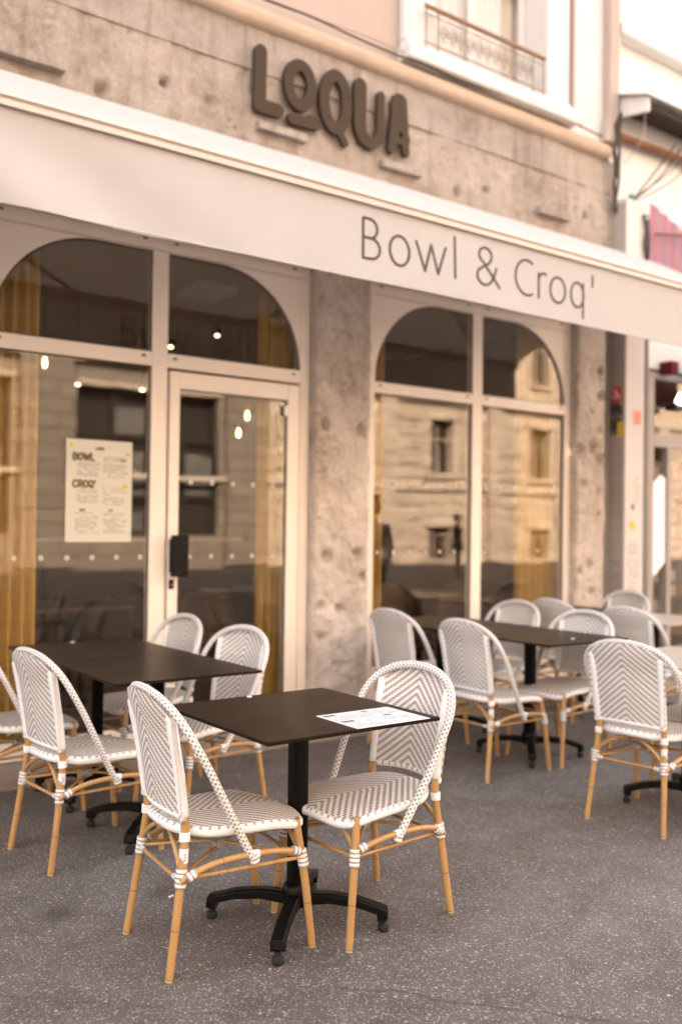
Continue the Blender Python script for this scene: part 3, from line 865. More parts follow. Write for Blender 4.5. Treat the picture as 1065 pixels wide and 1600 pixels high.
# fascia wall between awning and lintel band, and the lintel band
mb = slab(MB(), -1.5, 7.125, 3.24, 4.468, 5.44, .40, .020, .013, holes=[(2.19, 4.03, .035, .04), (2.61, 4.20, .028, .04), (2.92, 4.17, .028, .02), (5.16, 4.07, .03, .03), (5.48, 4.16, .022, .03), (6.72, 4.20, .028, .04), (5.85, 4.02, .02, .02)], vj=[(1.72, 4.10, 4.47, .018, .014), (6.45, 4.1, 4.46, .016, .012), (4.85, 3.6, 4.46, .014, .010), (3.2, 3.6, 4.46, .014, .010)], edge=0, seed=2.2)
mb.build('stone_wall', M['stone'], bld, smooth='all')
mb = slab(MB(), -1.5, 6.46, 4.4695, 4.765, 5.428, .42, .025, .004, vj=[(3.1, 4.4, 4.8, .012, .006)], edge=0, seed=5.2)
mb.build('lintel_band', M['stone2'], bld, smooth='all')
mb = slab(MB(), 6.463, 7.125, 4.4695, 4.765, 5.436, .40, .025, .005, edge=0, seed=6.2)
mb.build('stone_wall', M['stone'], bld, smooth='all')
# stepped cornice
mb = MB()
prof = [(5.42, 4.768), (5.375, 4.775), (5.355, 4.80), (5.345, 4.835), (5.36, 4.85), (5.38, 4.856), (5.385, 4.885), (5.44, 4.905), (5.52, 4.915), (5.52, 4.768)]
nseg = 120
for i in range(nseg + 1):
    x = -1.5 + (6.99 + 1.5) * i / nseg
    for y, z in prof:
        j = .006 * noise.noise(Vector((x * 3, y * 9, z * 9)))
        mb.v.append((x, y + j, z + j * .6))
n = len(prof)
for i in range(nseg):
    for k in range(n):
        mb.f.append((i * n + k, i * n + (k + 1) % n, (i + 1) * n + (k + 1) % n, (i + 1) * n + k)); mb.uv.append([(0, 0)] * 4); mb.mi.append(0)
mb.f += [tuple(range(n)), tuple(range(nseg * n, nseg * n + n))]; mb.uv += [[(0, 0)] * n] * 2; mb.mi += [0, 0]
mb.build('cornice', M['cornice'], bld, smooth=True)
# upper plaster wall with the window hole 4.86..6.16 x 5.16..7.6
mb = MB()
mb.box(-1.5, 4.86, 5.47, 5.85, 4.90, 11); mb.box(4.86, 6.16, 5.47, 5.85, 4.90, 5.10); mb.box(4.86, 6.16, 5.47, 5.85, 7.6, 11)
mb.build('plaster_wall', M['plaster'], bld)
MB().box(6.162, 7.125, 5.468, 5.85, 4.90, 11).build('glare_plaster_wall', M['trim'], bld)  # paler colour stands for sun glare on this stretch of plaster
# backing behind the stone (closes the shop front head)
MB().box(-1.5, 7.125, 5.87, 5.95, 3.30, 11).build('inner_wall', M['room'], bld)
MB().box(-30, 7.10, 5.96, 18, 3.65, 14.0).build('upper_storeys', M['plaster'], bld)
MB().box(-30, -1.55, 5.46, 5.96, 0, 14.0).build('side_wall', M['plaster'], bld)
# corner strip with flare
MB().prism([(6.93, 4.92), (7.12, 4.92), (7.12, 8), (6.99, 8), (6.99, 5.20)], 5.38, 5.466).build('corner_pilaster', M['plaster'], bld, bevel=.004)

# four worn stone brackets left in the wall
for k, (xa, xb, zc) in enumerate(((1.57, 1.95, 4.075), (3.28, 3.67, 4.095), (4.35, 4.73, 4.095), (6.06, 6.45, 4.110))):
    mb = slab(MB(), xa, xb, zc - .024, zc + .026, 5.375, .09, .012, .006, edge=.006, seed=k * 3.7)
    mb.build('wall_bracket', M['stone2'], bld, smooth='all')

# upper window
w = MB()
w.box(4.56, 4.855, 5.40, 5.468, 5.10, 8); w.box(6.165, 6.44, 5.40, 5.468, 5.10, 8)
w.box(4.56, 6.44, 5.372, 5.466, 5.045, 5.097)
win = w.build('upper_window', M['trim'], bld, bevel=.006)
MB().prism([(4.54, 4.925), (6.50, 4.925), (6.50, 5.04), (4.54, 5.04)], 5.31, 5.468).build('window_ledge', M['trim'], win, bevel=.012)
mb = MB(); 
for a, b in ((4.862, 4.93), (5.47, 5.55), (6.09, 6.158)): mb.box(a, b, 5.66, 5.71, 5.11, 7.58)
mb.box(4.93, 5.47, 5.663, 5.707, 5.11, 5.22); mb.box(5.55, 6.09, 5.663, 5.707, 5.11, 5.22); mb.box(4.93, 5.47, 5.663, 5.707, 6.05, 6.10); mb.box(5.55, 6.09, 5.663, 5.707, 6.05, 6.10)
mb.build('casement', M['trim'], win, bevel=.003)
MB().box(4.93, 6.09, 5.68, 5.684, 5.22, 7.58).build('pane', M['glass'], win)
MB().grid(lambda u, v: (4.88 + 1.26 * u, 5.735 + .015 * math.sin(u * 60), 5.1 + 2.5 * v), 90, 2).build('net_curtain', cloth_mat('net_curtain_cloth', (.80, .76, .72), .1), win, smooth=True)
MB().box(6.50, 6.52, 5.40, 5.466, 4.94, 9).build('gutter_strip', M['plaster'], bld)
# iron guard rail
rail = MB(); rail.tube([(4.70, 5.33, 5.365), (6.05, 5.33, 5.365)], .018, 10, 2).build('guard_rail', M['railwood'], bld, smooth=True)
rl = bpy.data.objects['guard_rail']
mb = MB()
mb.tube([(4.70, 5.335, 5.09), (6.05, 5.335, 5.09)], .007, 8, 2); mb.tube([(4.70, 5.335, 5.31), (6.05, 5.335, 5.31)], .006, 8, 2)
for xx in (4.715, 4.84, 5.91, 6.035): mb.tube([(xx, 5.335, 5.045), (xx, 5.335, 5.36)], .008, 8, 2)
for cx in [4.90 + .095 * i for i in range(11)]:
    for s in (1, -1):
        p = [(cx + s * .045 * (1 - t / 14) * math.cos(t * .9), 5.335, 5.20 + .050 * s * (.3) + .075 * (1 - t / 14) * math.sin(t * .9)) for t in range(13)]
        mb.tube(p, .0045, 6, 2)
mb.build('iron_scrollwork', M['ironpale'], rl, smooth=True)

# thin cables clipped along the cornice
def cable(name, pts, r, m, lab):
    o = MB().tube(pts, r, 8, 8).build(name, m, None, smooth=True); return tag(o, lab, 'cable')
pts = [(x, 5.355 + .006 * math.sin(x * 5), 4.925 + .012 * math.sin(x * 2.3) + .006 * math.sin(x * 7)) for x in [-1.2 + .35 * i for i in range(24)]]
cable('wall_cable', pts, .008, M['wire'], 'thin dark cable lying on top of the cornice above the sign')
pts = [(x, 5.372, 4.955 + .018 * math.sin(x * 3.1 + 1)) for x in [1.0 + .4 * i for i in range(15)]]
cable('wall_cable', pts, .006, M['wirepale'], 'thin pale cable looping just above the dark one on the cornice')

# ------------------------------------------------------------------ shop windows
def shopfront(name, x0, x1, cols, archs, zt0=2.405, zt1=2.495, ztop=3.140, zframe=3.235, zbot=.12, door=None):
    """cols: list of (xa, xb) glass columns; archs: list of 'L'/'R' side of the arc"""
    yf = 5.50
    mb = MB()
    mb.box(x0, cols[0][0], yf, yf + .07, .012, zframe)            # left jamb
    mb.box(cols[-1][1], x1, yf, yf + .07, .012, zframe)
    for a, b in zip(cols, cols[1:]): mb.box(a[1], b[0], yf, yf + .07, .012, zframe)
    for k, (a, b) in enumerate(cols):
        mb.box(a, b, yf, yf + .07, ztop, zframe)
        mb.box(a, b, yf, yf + .07, zt0, zt1)
        if not (door is not None and k == door): mb.box(a, b, yf, yf + .07, .012, zbot)
    f = mb.build(name, M['frame'], bld, bevel=.003)
    gk = MB()
    r = .64
    for k, ((a, b), side) in enumerate(zip(cols, archs)):
        if side == 'L': cx = a + r; poly = [(a, ztop)] + [(a, zt1)] + arc(cx, zt1, r, ztop - zt1, 180, 90, 24); 
        else: cx = b - r; poly = [(b, ztop)] + arc(cx, zt1, r, ztop - zt1, 90, 0, 24)
        # triangulated fan keeps the concave spandrel clean
        sp = MB(); A = poly[0]; rest = poly[1:]
        for p, q in zip(rest, rest[1:]):
            if abs((p[0] - A[0]) * (q[1] - A[1]) - (p[1] - A[1]) * (q[0] - A[0])) < 1e-8: continue
            V = [(A[0], yf + .006, A[1]), (p[0], yf + .006, p[1]), (q[0], yf + .006, q[1]), (A[0], yf + .055, A[1]), (p[0], yf + .055, p[1]), (q[0], yf + .055, q[1])]
            sp.add(V, [(0, 1, 2), (5, 4, 3), (1, 4, 5, 2)])
        sp.build('arch_panel', M['frame'], f)
        # black gasket following the opening
        arcp = arc(cx, zt1, r - .004, ztop - zt1 - .004, 180, 90, 24) if side == 'L' else arc(cx, zt1, r - .004, ztop - zt1 - .004, 90, 0, 24)
        if side == 'L': loop = arcp + [(b - .004, ztop - .004), (b - .004, zt1 + .004), (a + .004, zt1 + .004)]
        else: loop = [(a + .004, ztop - .004)] + arcp + [(b - .004, zt1 + .004), (a + .004, zt1 + .004)]
        loop.append(loop[0])
        gk.tube([(x, yf + .024, z) for x, z in loop], .006, 6, 1)
    for k, (a, b) in enumerate(cols):
        MB().box(a - .004, b + .004, yf + .026, yf + .031, zt1 - .004, ztop + .004).build('pane', M['glass'], f)
        if door is not None and k == door: continue
        MB().box(a - .004, b + .004, yf + .026, yf + .031, zbot - .004, zt0 + .004).build('pane', M['glass'], f)
        gk.tube([(x, yf + .024, z) for x, z in [(a + .004, zbot + .004), (b - .004, zbot + .004), (b - .004, zt0 - .004), (a + .004, zt0 - .004), (a + .004, zbot + .004)]], .006, 6, 1)
    gk.build('gasket', M['gasket'], f)
    # thin reveal line of the top board
    MB().box(x0 + .03, x1 - .03, yf - .0015, yf + .0005, ztop + .006, ztop + .009).build('panel_line', M['framedark'], f)
    for k, (a, b) in enumerate(cols):
        for zz in (zframe - .027, (zt0 + zt1) / 2 + .015):
            for xx in ((a + .05), (b - .06)):
                MB().box(xx - .014, xx + .014, yf - .004, yf + .002, zz - .006, zz + .006).build('drain_cap', M['gasket'], f)
    return f
w1 = shopfront('shop_window', 1.49, 3.795, [(1.575, 2.582), (2.690, 3.718)], ['L', 'R'], door=1)
w2 = shopfront('shop_window', 4.30, 6.62, [(4.39, 5.412), (5.518, 6.545)], ['L', 'R'], zt0=2.405, zt1=2.490, zbot=.35)

# entrance door
door = empty('entrance_door', (0, 0, 0)); door.parent = bld
mb = MB()
dx0, dx1, dz1 = 2.705, 3.705, 2.385
mb.box(dx0, 2.775, 5.488, 5.548, .02, dz1); mb.box(3.608, dx1, 5.488, 5.548, .02, dz1); mb.box(2.775, 3.608, 5.488, 5.548, 2.275, dz1); mb.box(2.775, 3.608, 5.488, 5.548, .02, .16)
mb.build('door_leaf', M['frame'], door, bevel=.004)
gk = MB(); loop = [(2.779, .164), (3.604, .164), (3.604, 2.271), (2.779, 2.271), (2.779, .164)]
gk.tube([(x, 5.509, z) for x, z in loop], .007, 6, 1); gk.build('gasket', M['gasket'], door)
MB().box(2.770, 3.612, 5.510, 5.515, .156, 2.279).build('pane', M['glass'], door)
h = MB().box(2.700, 2.822, 5.425, 5.438, 1.065, 1.330); h.box(2.712, 2.760, 5.438, 5.487, 1.09, 1.305)
h.build('door_handle', M['black'], door, bevel=.003)
MB().box(2.712, 2.746, 5.476, 5.487, .985, 1.045).build('lock', M['black'], door, bevel=.003)
MB().lathe([(.008, 0), (.008, .006)], 12).build('lock_cylinder', M['steel'], door, loc=(2.729, 5.472, 1.012)).rotation_euler = (PI / 2, 0, 0)
MB().box(3.575, 3.622, 5.482, 5.4875, 2.165, 2.235).build('door_sensor', M['white'], door, bevel=.002)

# white marking dots on the glass
def dots(parent, xs, z, y, r=.0165):
    mb = MB()
    for x in xs:
        n = 18
        V = [(x + r * math.cos(2 * PI * k / n), y, z + r * math.sin(2 * PI * k / n)) for k in range(n)] + [(x + r * math.cos(2 * PI * k / n), y + .0008, z + r * math.sin(2 * PI * k / n)) for k in range(n)]
        mb.add(V, [tuple(reversed(range(n))), tuple(range(n, 2 * n))] + [(k, (k + 1) % n, n + (k + 1) % n, n + k) for k in range(n)])
    return mb.build('marking_dots', M['dots'], parent)
M['dots'] = simple('frosted_dots', (.50, .44, .39), .6)
dots(w1, [1.74 - .158 + .158 * i for i in range(7)], 1.19, 5.5225)
dots(door, [2.87 + .158 * i for i in range(5)], 1.19, 5.5075); dots(door, [2.87 + .158 * i for i in range(5)], 1.675, 5.5075)
M['dots2'] = simple('faint_dots', (.40, .36, .32), .6)
dd = [4.45 + .158 * i for i in range(6)]; dd2 = [5.60 + .158 * i for i in range(6)]
for z in (1.205, 1.725): dots(w2, dd, z, 5.5225, .015); dots(w2, dd2, z, 5.5225, .015)

# menu poster taped behind the glass
po = empty('menu_poster', (2.04, 5.519, 1.285), 0, 'tall cream menu poster with olive headings stuck on the left shop window', 'poster')
MB().box(0, .425, 0, .003, 0, .625).build('sheet', M['paper'], po)
mb = MB(); stroke_mesh(mb, word('BOWL', .045, .500, .040, .0062), .003, -.0012, -.0002); mb.build('heading', M['olive'], po)
mb = MB(); stroke_mesh(mb, word("CROQ'", .045, .335, .040, .0062), .003, -.0012, -.0002); mb.build('heading', M['olive'], po)
mb = MB(); stroke_mesh(mb, word('LOQUA', .185, .567, .014, .0024) + word('MENU', .09, .190, .010, .002) + word('CAFE', .275, .190, .010, .002), .0016, -.0012, -.0002); mb.build('small_heading', M['olive'], po)
for cx, za, zb in ((.07, .40, .48), (.07, .22, .315), (.235, .40, .52), (.235, .22, .33), (.06, .05, .175), (.24, .05, .175)):
    z = zb; mb = MB()
    while z > za:
        x = cx
        while x < cx + .13:
            ww = random.uniform(.012, .035)
            if random.random() < .8: mb.box(x, x + ww, -.0008, -.0001, z, z + .0035)
            x += ww + .005
        z -= .011 if random.random() < .8 else .020
    mb.build('small_print', M['greyprint'], po)
mb = MB()
for cx, cz, rr in ((.395, .545, .016), (.375, .345, .017), (.03, .59, .014), (.27, .585, .008)):
    stroke_mesh(mb, [([(cx, cz), (cx + .004, cz + .001)], rr * .8)], .003, -.001, -.0002)
mb.build('yellow_drawing', M['yellow'], po)
mb = MB(); stroke_mesh(mb, [(arc(.365, .515, .016, .014, 180, 360, 10), .004)], .002, -.0016, -.0011); mb.build('bowl_drawing', M['olive'], po)

# ------------------------------------------------------------------ sign
sg = empty('sign_lettering', (0, 0, 0), 0, 'raised dark bronze letters reading LOQUA on the stone wall above the awning', 'sign')
def letter(strokes, cuts=(), name='letter', yf=5.378, yb=5.412):
    mb = MB(); stroke_mesh(mb, strokes, .006, yf, yb, cuts=cuts)
    return mb.build(name, M['sign'], sg, bevel=.003)
letter([([(3.285, 4.590), (3.278, 4.222), (3.425, 4.226)], .047)])
letter([(arc(3.607, 4.452, .0965, .139, 0, 360, 30), .0405)])
letter([([(3.545, 4.205), (3.735, 4.222)], (.040, .050))], name='underline_bar', cuts=[([(3.45, 4.105), (3.70, 4.105), (3.9, 4.100)], .060), ([(3.45, 4.312), (3.62, 4.312)], .070)])
letter([(arc(3.912, 4.420, .100, .190, 0, 360, 30), .043), ([(3.935, 4.24), (4.000, 4.145)], .026)])
letter([([(4.130, 4.600), (4.130, 4.330)] + arc(4.226, 4.330, .096, .125, 180, 360, 20) + [(4.322, 4.580)], (.056, .034))])
letter([([(4.430, 4.215), (4.492, 4.590)], (.036, .056)), ([(4.516, 4.590), (4.572, 4.215)], (.056, .030)), ([(4.47, 4.32), (4.55, 4.32)], .055), ([(4.49, 4.55), (4.50, 4.36)], .07)], cuts=[([(4.512, 4.345), (4.512, 4.335)], (.016, .021)), ([(4.500, 4.20), (4.503, 4.235)], .016)])

# ------------------------------------------------------------------ awning
aw = empty('awning', (0, 0, 0), 0, 'extended cream canvas awning with a long valance lettered in dark grey over both windows', 'awning')
YA = 3.96
AX0, AX1 = -2.0, 7.62
def wav(x, k): return .010 * math.sin(x * .9 + 1) * k + .006 * math.sin(x * 2.1) * k
def val(off):
    def f(u, v):
        x = AX0 + (AX1 - AX0) * u; z = 3.125 - .400 * v
        y = YA + off + .012 * v * math.sin(x * 1.3) + .004 * v * math.sin(x * 4.1 + 2)
        if x < 2.6: y += .055 * v * math.sin((x + z * 1.5) * 5.5) * min(1, (2.6 - x) / 1.5) * (1 - v * .3)
        return (x, y, z)
    return f
mb = MB(); mb.grid(val(0), 200, 10); mb.grid(val(.0014), 200, 10, flip=True)
mb.grid(lambda u, v: (AX0 + (AX1 - AX0) * u, val(.0014 * v)(u, 1)[1], 3.125 - .4), 200, 1)
mb.build('valance', M['valance'], aw, smooth='all')
MB().box(AX0, AX1, YA - .006, YA + .004, 2.722, 2.732).build('valance_hem', M['valance'], aw, bevel=.002)
def top(u, v):
    x = AX0 + (AX1 - AX0) * u; t = v
    return (x, YA + .03 + (5.38 - YA - .03) * t, 3.185 + (3.950 - 3.185) * t - .020 * math.sin(PI * t))
mb = MB(); mb.grid(top, 60, 14); mb.grid(lambda u, v: tuple(np.array(top(u, v)) + np.array((0, .0, -.003))), 60, 14, flip=True)
mb.build('canopy_cloth', M['canopy'], aw, smooth='all')
mb = MB()
mb.prism([(0, 0)], 0, 0) if False else None
prof = [(YA - .022, 3.128), (YA - .022, 3.150), (YA - .004, 3.158), (YA - .004, 3.166), (YA - .020, 3.172), (YA - .014, 3.190), (YA + .05, 3.196), (YA + .06, 3.128)]
V = [(AX0, y, z) for y, z in prof] + [(AX1, y, z) for y, z in prof]; n = len(prof)
mb.add(V, [tuple(range(n)), tuple(reversed(range(n, 2 * n)))] + [(k, (k + 1) % n, n + (k + 1) % n, n + k) for k in range(n)])
mb.build('front_bar', M['bar'], aw, bevel=.003)
MB().box(AX0, AX1, 5.31, 5.415, 3.82, 3.90).build('wall_cassette', M['bar'], aw, bevel=.01)
for xa, xb, xc in ((.2, 1.2, .1), (2.6, 1.6, 2.7), (4.2, 5.2, 4.1), (7.0, 6.0, 7.1)):
    mb = MB().tube([(xa, 5.33, 3.90), (xb, 4.62, 3.47)], .024, 10, 2); mb.tube([(xb, 4.62, 3.47), (xc, YA + .05, 3.15)], .020, 10, 2)
    mb.build('folding_arm', M['bar'], aw, smooth=True)
R = .0072
T = []
b = 2.840
T += [([(3.066, b), (3.066, 3.056), (3.110, 3.056)] + arc(3.110, 3.004, .052, .052, 90, -90, 12) + [(3.066, 2.952)], R), ([(3.066, 2.952), (3.118, 2.952)] + arc(3.118, 2.897, .062, .056, 90, -90, 12) + [(3.066, b)], R)]
T += [(arc(3.318, 2.921, .069, .082, 0, 360, 36), R)]
T += [([(3.440, 2.998), (3.502, b), (3.550, 2.998), (3.600, b), (3.660, 2.998)], R)]
T += [([(3.733, b), (3.733, 3.078)], R)]
T += [([(4.100, b), (3.968, 2.972)] + arc(3.982, 3.016, .052, .047, 210, -40, 16) + [(4.010, 2.972), (3.950, 2.940)] + arc(3.975, 2.892, .062, .052, 140, 330, 16) + [(4.055, 2.90), (4.073, 2.952)], R)]
T += [(arc(4.345, 2.945, .103, .108, 62, 298, 30), R)]
T += [([(4.452, b), (4.452, 2.990)], R), ([(4.452, 2.945)] + arc(4.500, 2.945, .048, .052, 180, 65, 10), R)]
T += [(arc(4.632, 2.914, .071, .080, 0, 360, 36), R)]
T += [(arc(4.822, 2.914, .062, .080, 0, 360, 36), R), ([(4.880, 2.995), (4.880, 2.772)], R)]
T += [([(4.972, 3.062), (4.972, 2.990)], R)]
vf = val(0)
def snap(p):
    u = (p[0] - AX0) / (AX1 - AX0); v = (3.125 - p[2]) / .4
    return (p[0], vf(u, v)[1] + p[1], p[2])
for grp in (T[:5], T[5:6], T[6:]):
    mb = MB(); stroke_mesh(mb, grp, .0055, -.0035, .0045); mb.v = [snap(p) for p in mb.v]
    mb.build('lettering', M['ink'], aw)

# ------------------------------------------------------------------ interior
rm = MB()
rm.box(-.5, 7.1, 11.0, 11.1, 0, 3.6); rm.box(-.6, -.5, 5.96, 11.1, 0, 3.6); rm.box(7.1, 7.2, 5.96, 11.1, 0, 3.6)
rm.box(4.29 - .49 + .02, 4.27, 5.83, 5.95, .02, 3.3)
rm.build('room_walls', M['room'], bld)
MB().box(-.5, 7.1, 5.58, 11, 3.36, 3.42).build('room_ceiling', M['roomlight'], bld)
MB().box(-.5, 7.1, 5.60, 11, .013, .03).build('room_floor', M['roomfloor'], bld)
# wall shelving of the bar at the back
def curtain(x0, x1, z0, z1, y, folds, lab):
    mb = MB(); nn = folds * 12
    def f(u, v, o=0):
        a = u * folds * 2 * PI; x = x0 + (x1 - x0) * u
        gather = 1 - .10 * (1 - abs(v - .45)) * 0
        return (x, y + .032 * math.sin(a) + .012 * math.sin(a * .37 + v * 2) + o, z0 + (z1 - z0) * v)
    mb.grid(lambda u, v: f(u, v), nn, 12); mb.grid(lambda u, v: f(u, v, .003), nn, 12, flip=True)
    c = mb.build('curtain', M['curtain'], None, smooth='all'); tag(c, lab, 'curtain', 'amber curtains inside the windows'); return c
curtain(1.35, 1.93, .05, 3.18, 5.70, 8, 'amber curtain at the left edge of the left shop window')
curtain(3.50, 3.80, .05, 3.18, 5.70, 6, 'amber curtain behind the right side of the glass entrance door')
curtain(4.36, 4.62, .05, 3.18, 5.70, 4, 'amber curtain just right of the stone pillar in the right window')
curtain(6.16, 6.62, .05, 3.18, 5.70, 8, 'amber curtain at the right end of the right window')

def pendant(x, y, z, lab):
    e = empty('pendant_lamp', (x, y, z), 0, lab, 'lamp', 'pendant lamps inside the cafe')
    MB().tube([(0, 0, .12), (0, 0, 3.355 - z)], .004, 6, 2).build('cord', M['wire'], e)
    MB().lathe([(.018, .05), (.022, .06), (.022, .11), (.008, .125)], 14).build('socket', M['brass'], e, smooth=True)
    MB().lathe([(.004, -.030), (.013, -.020), (.017, 0), (.014, .025), (.008, .05)], 16).build('bulb', M['bulb'], e, smooth=True)
pendant(2.55, 7.4, 2.66, 'glowing pendant bulb high in the left window beside the amber curtain')
pendant(4.66, 7.8, 2.44, 'upper of two glowing pendant bulbs seen through the entrance door')
pendant(4.80, 8.2, 2.31, 'lower of two glowing pendant bulbs seen through the entrance door')
def downlight(x, y, z, lab):
    e = empty('spot_lamp', (x, y, z), 0, lab, 'lamp', 'small spot lamps inside the cafe')
    MB().tube([(0, 0, .04), (0, 0, 3.355 - z)], .006, 8, 2).build('stem', M['wire'], e)
    MB().lathe([(.045, -.02), (.05, .03), (.02, .05)], 16).build('shade', M['black'], e, smooth=True)
    MB().lathe([(.014, -.034), (.019, -.030), (.019, -.0215)], 16).build('bulb', M['spot'], e, smooth=True)
downlight(3.05, 8.0, 2.64, 'small spot lamp above the menu poster')
downlight(3.66, 8.0, 2.65, 'small spot lamp just left of the window mullion')
downlight(4.43, 8.0, 3.25, 'small spot lamp in the right arched pane above the door')
downlight(3.94, 8.0, 3.08, 'small spot lamp low in the arched pane next to the mullion')
MB().box(2.3, 4.9, 10.4, 10.98, 0.03, 1.15).build('bar_counter', M['wood'], None); tag(bpy.data.objects['bar_counter'], 'dark wooden bar counter deep inside the cafe', 'counter')
# high window shelf inside
sh = empty('window_shelf', (0, 0, 0), 0, 'pale narrow shelf running across inside the left window', 'shelf')
MB().box(1.2, 4.6, 7.75, 8.05, 1.24, 1.275).build('shelf_board', M['pilw'], sh, bevel=.004)
for x in (1.6, 2.75, 3.9): MB().box(x - .02, x + .02, 7.88, 7.92, .03, 1.24).build('shelf_leg', M['black'], sh)

ac = MB().box(3.55, 3.90, 6.70, 7.10, 3.30, 3.357).build('ceiling_vent', M['white'], None, bevel=.01); tag(ac, 'white square vent on the cafe ceiling seen through the arched pane over the door', 'vent')
def in_chair():
    e = empty('lounge_chair')
    MB().grid(lambda u, v: (-.22 - .03 * math.sin(PI * u) - .04 * v, -.23 + .46 * u * 1, .46 + (.40 * v) * (1 - .35 * abs(2 * u - 1) ** 3)), 16, 8).build('backrest', M['velvet'], e, smooth=True)
    b_ = e.children[0].modifiers.new('s', 'SOLIDIFY'); b_.thickness = .04
    MB().box(-.22, .24, -.23, .23, .40, .47).build('seat', M['velvet'], e, bevel=.02)
    for sx in (-.19, .2):
        for sy in (-.18, .18): MB().tube([(sx * 1.1, sy * 1.1, 0), (sx, sy, .40)], [.009, .014], 8, 2).build('leg', M['black'], e, smooth=True)
    return e
ic = in_chair(); bpy.context.view_layer.update()
for i, (x, y, a, lab) in enumerate(((5.35, 6.75, 80, 'brown upholstered chair inside, left of the mullion in the right window'), (6.0, 6.6, 100, 'brown upholstered chair inside, right of the mullion in the right window'), (2.25, 6.9, 20, 'brown upholstered chair inside below the menu poster'), (2.95, 6.9, 170, 'brown upholstered chair inside, right below the menu poster'), (3.45, 6.7, 90, 'brown upholstered chair seen low through the entrance door'))):
    c = ic if i == 0 else copy_tree(ic)
    c.location = (x, y, .03); c.rotation_euler = (0, 0, math.radians(a)); tag(c, lab, 'chair', 'upholstered chairs inside the cafe')
def in_table():
    e = empty('dining_table')
    MB().box(-.4, .4, -.33, .33, .72, .75).build('tabletop', M['wood'], e, bevel=.004)
    MB().lathe([(.22, 0), (.22, .015), (.03, .03), (.03, .72)], 16).build('pedestal', M['black'], e, smooth=True)
    return e
it = in_table(); bpy.context.view_layer.update()
for i, (x, y, lab) in enumerate(((5.5, 7.3, 'wooden dining table inside behind the right window'), (2.6, 6.95, 'wooden dining table inside below the menu poster'), (3.6, 7.3, 'wooden dining table inside behind the entrance door'))):
    c = it if i == 0 else copy_tree(it)
    c.location = (x, y, .03); tag(c, lab, 'table', 'dining tables inside the cafe')

# ------------------------------------------------------------------ boxed pilaster with graffiti
pz = empty('boxed_pilaster', (0, 0, 0), 0, 'tall white boxed pilaster with graffiti and stickers between the cafe and its neighbour', 'pilaster')
b1 = MB().box(7.13, 7.385, 5.295, 5.60, .0, 4.42)
b1.build('casing', M['pilw'], pz, bevel=.006)
MB().box(7.1235, 7.1295, 5.305, 5.47, .0, 4.38).build('shaded_side_board', M['pil'], pz)  # shade on the side of the white box, put into a greyer colour
MB().box(7.118, 7.1295, 5.475, 5.50, .0, 4.40).build('corner_bead', M['pilw'], pz)
def side_marks(strokes, name, m, x=7.1225, res=.004):
    # strokes in (y mirrored as horizontal, z); face looks to -x
    mb = MB(); stroke_mesh(mb, [([(-q[0], q[1]) for q in p], r) for p, r in strokes], res, x, x - .0008)
    mb.v = [(y, -x_, z) for x_, y, z in mb.v]
    return mb.build(name, m, pz)
random.seed(11)
gr = []
for base, hh, ww in ((2.25, .16, .05), (2.42, .14, .05)):
    for k in range(4):
        y = 5.45 - .03 * k; gr.append(([(y, base + random.uniform(0, .05)), (y - .01, base + hh + random.uniform(-.03, .03)), (y - .035, base + .02), (y - .02, base + hh * .6)], .010))
side_marks(gr, 'graffiti_tag', M['ink'])
M['grf'] = simple('faded_graffiti', (.27, .23, .21), .8)
gr = []
for z0 in (1.55, 1.64, 1.73, .78, .88, .98, 1.08):
    if z0 == .78: side_marks(gr, 'faded_graffiti', M['grf']); gr = []
    y = 5.45
    while y > 5.33:
        gr.append((arc(y - .012, z0 + random.uniform(-.01, .03), .016, random.uniform(.02, .045), random.uniform(0, 180), random.uniform(220, 420), 8), .0032)); y -= .024
side_marks(gr, 'faded_graffiti', M['grf'])
MB().box(7.1200, 7.1225, 5.335, 5.430, 2.56, 2.70).build('red_sticker', M['red'], pz)
side_marks([([(5.36, 2.60), (5.40, 2.66)], .012), ([(5.40, 2.60), (5.41, 2.61)], .008)], 'sticker_print', M['white'], 7.1195)
MB().box(7.1200, 7.1225, 5.310, 5.375, 2.24, 2.38).build('yellow_sticker', M['yellow'], pz)
def front_marks(strokes, name, m, y=5.2942, res=.004):
    mb = MB(); stroke_mesh(mb, strokes, res, y - .0008, y); return mb.build(name, m, pz)
MB().box(7.25, 7.36, 5.2910, 5.2945, 2.36, 2.49).build('pink_sticker', simple('pink_sticker_paint', (.66, .20, .15), .5), pz)
MB().box(7.20, 7.275, 5.2910, 5.2945, 1.40, 1.475).build('yellow_sticker', M['yellow'], pz)
gr = []
for z0 in (.55, .72, .86, 1.0, 1.12, 1.22):
    x = 7.20 + random.uniform(0, .03)
    while x < 7.33:
        gr.append((arc(x, z0 + random.uniform(-.02, .02), .028, random.uniform(.03, .06), random.uniform(0, 180), random.uniform(220, 420), 8), .0036)); x += .05
front_marks(gr, 'faded_graffiti', M['grf'])
gr = []
for z0 in (1.68, 1.76, 1.83): gr.append((arc(7.315, z0, .035, .03, random.uniform(0, 90), 300, 8), .004))
front_marks(gr, 'red_scrawl', simple('red_scrawl_ink', (.60, .30, .25), .8))
MB().box(7.23, 7.262, 5.2910, 5.2945, 1.58, 1.63).build('dark_sticker', M['ink'], pz)

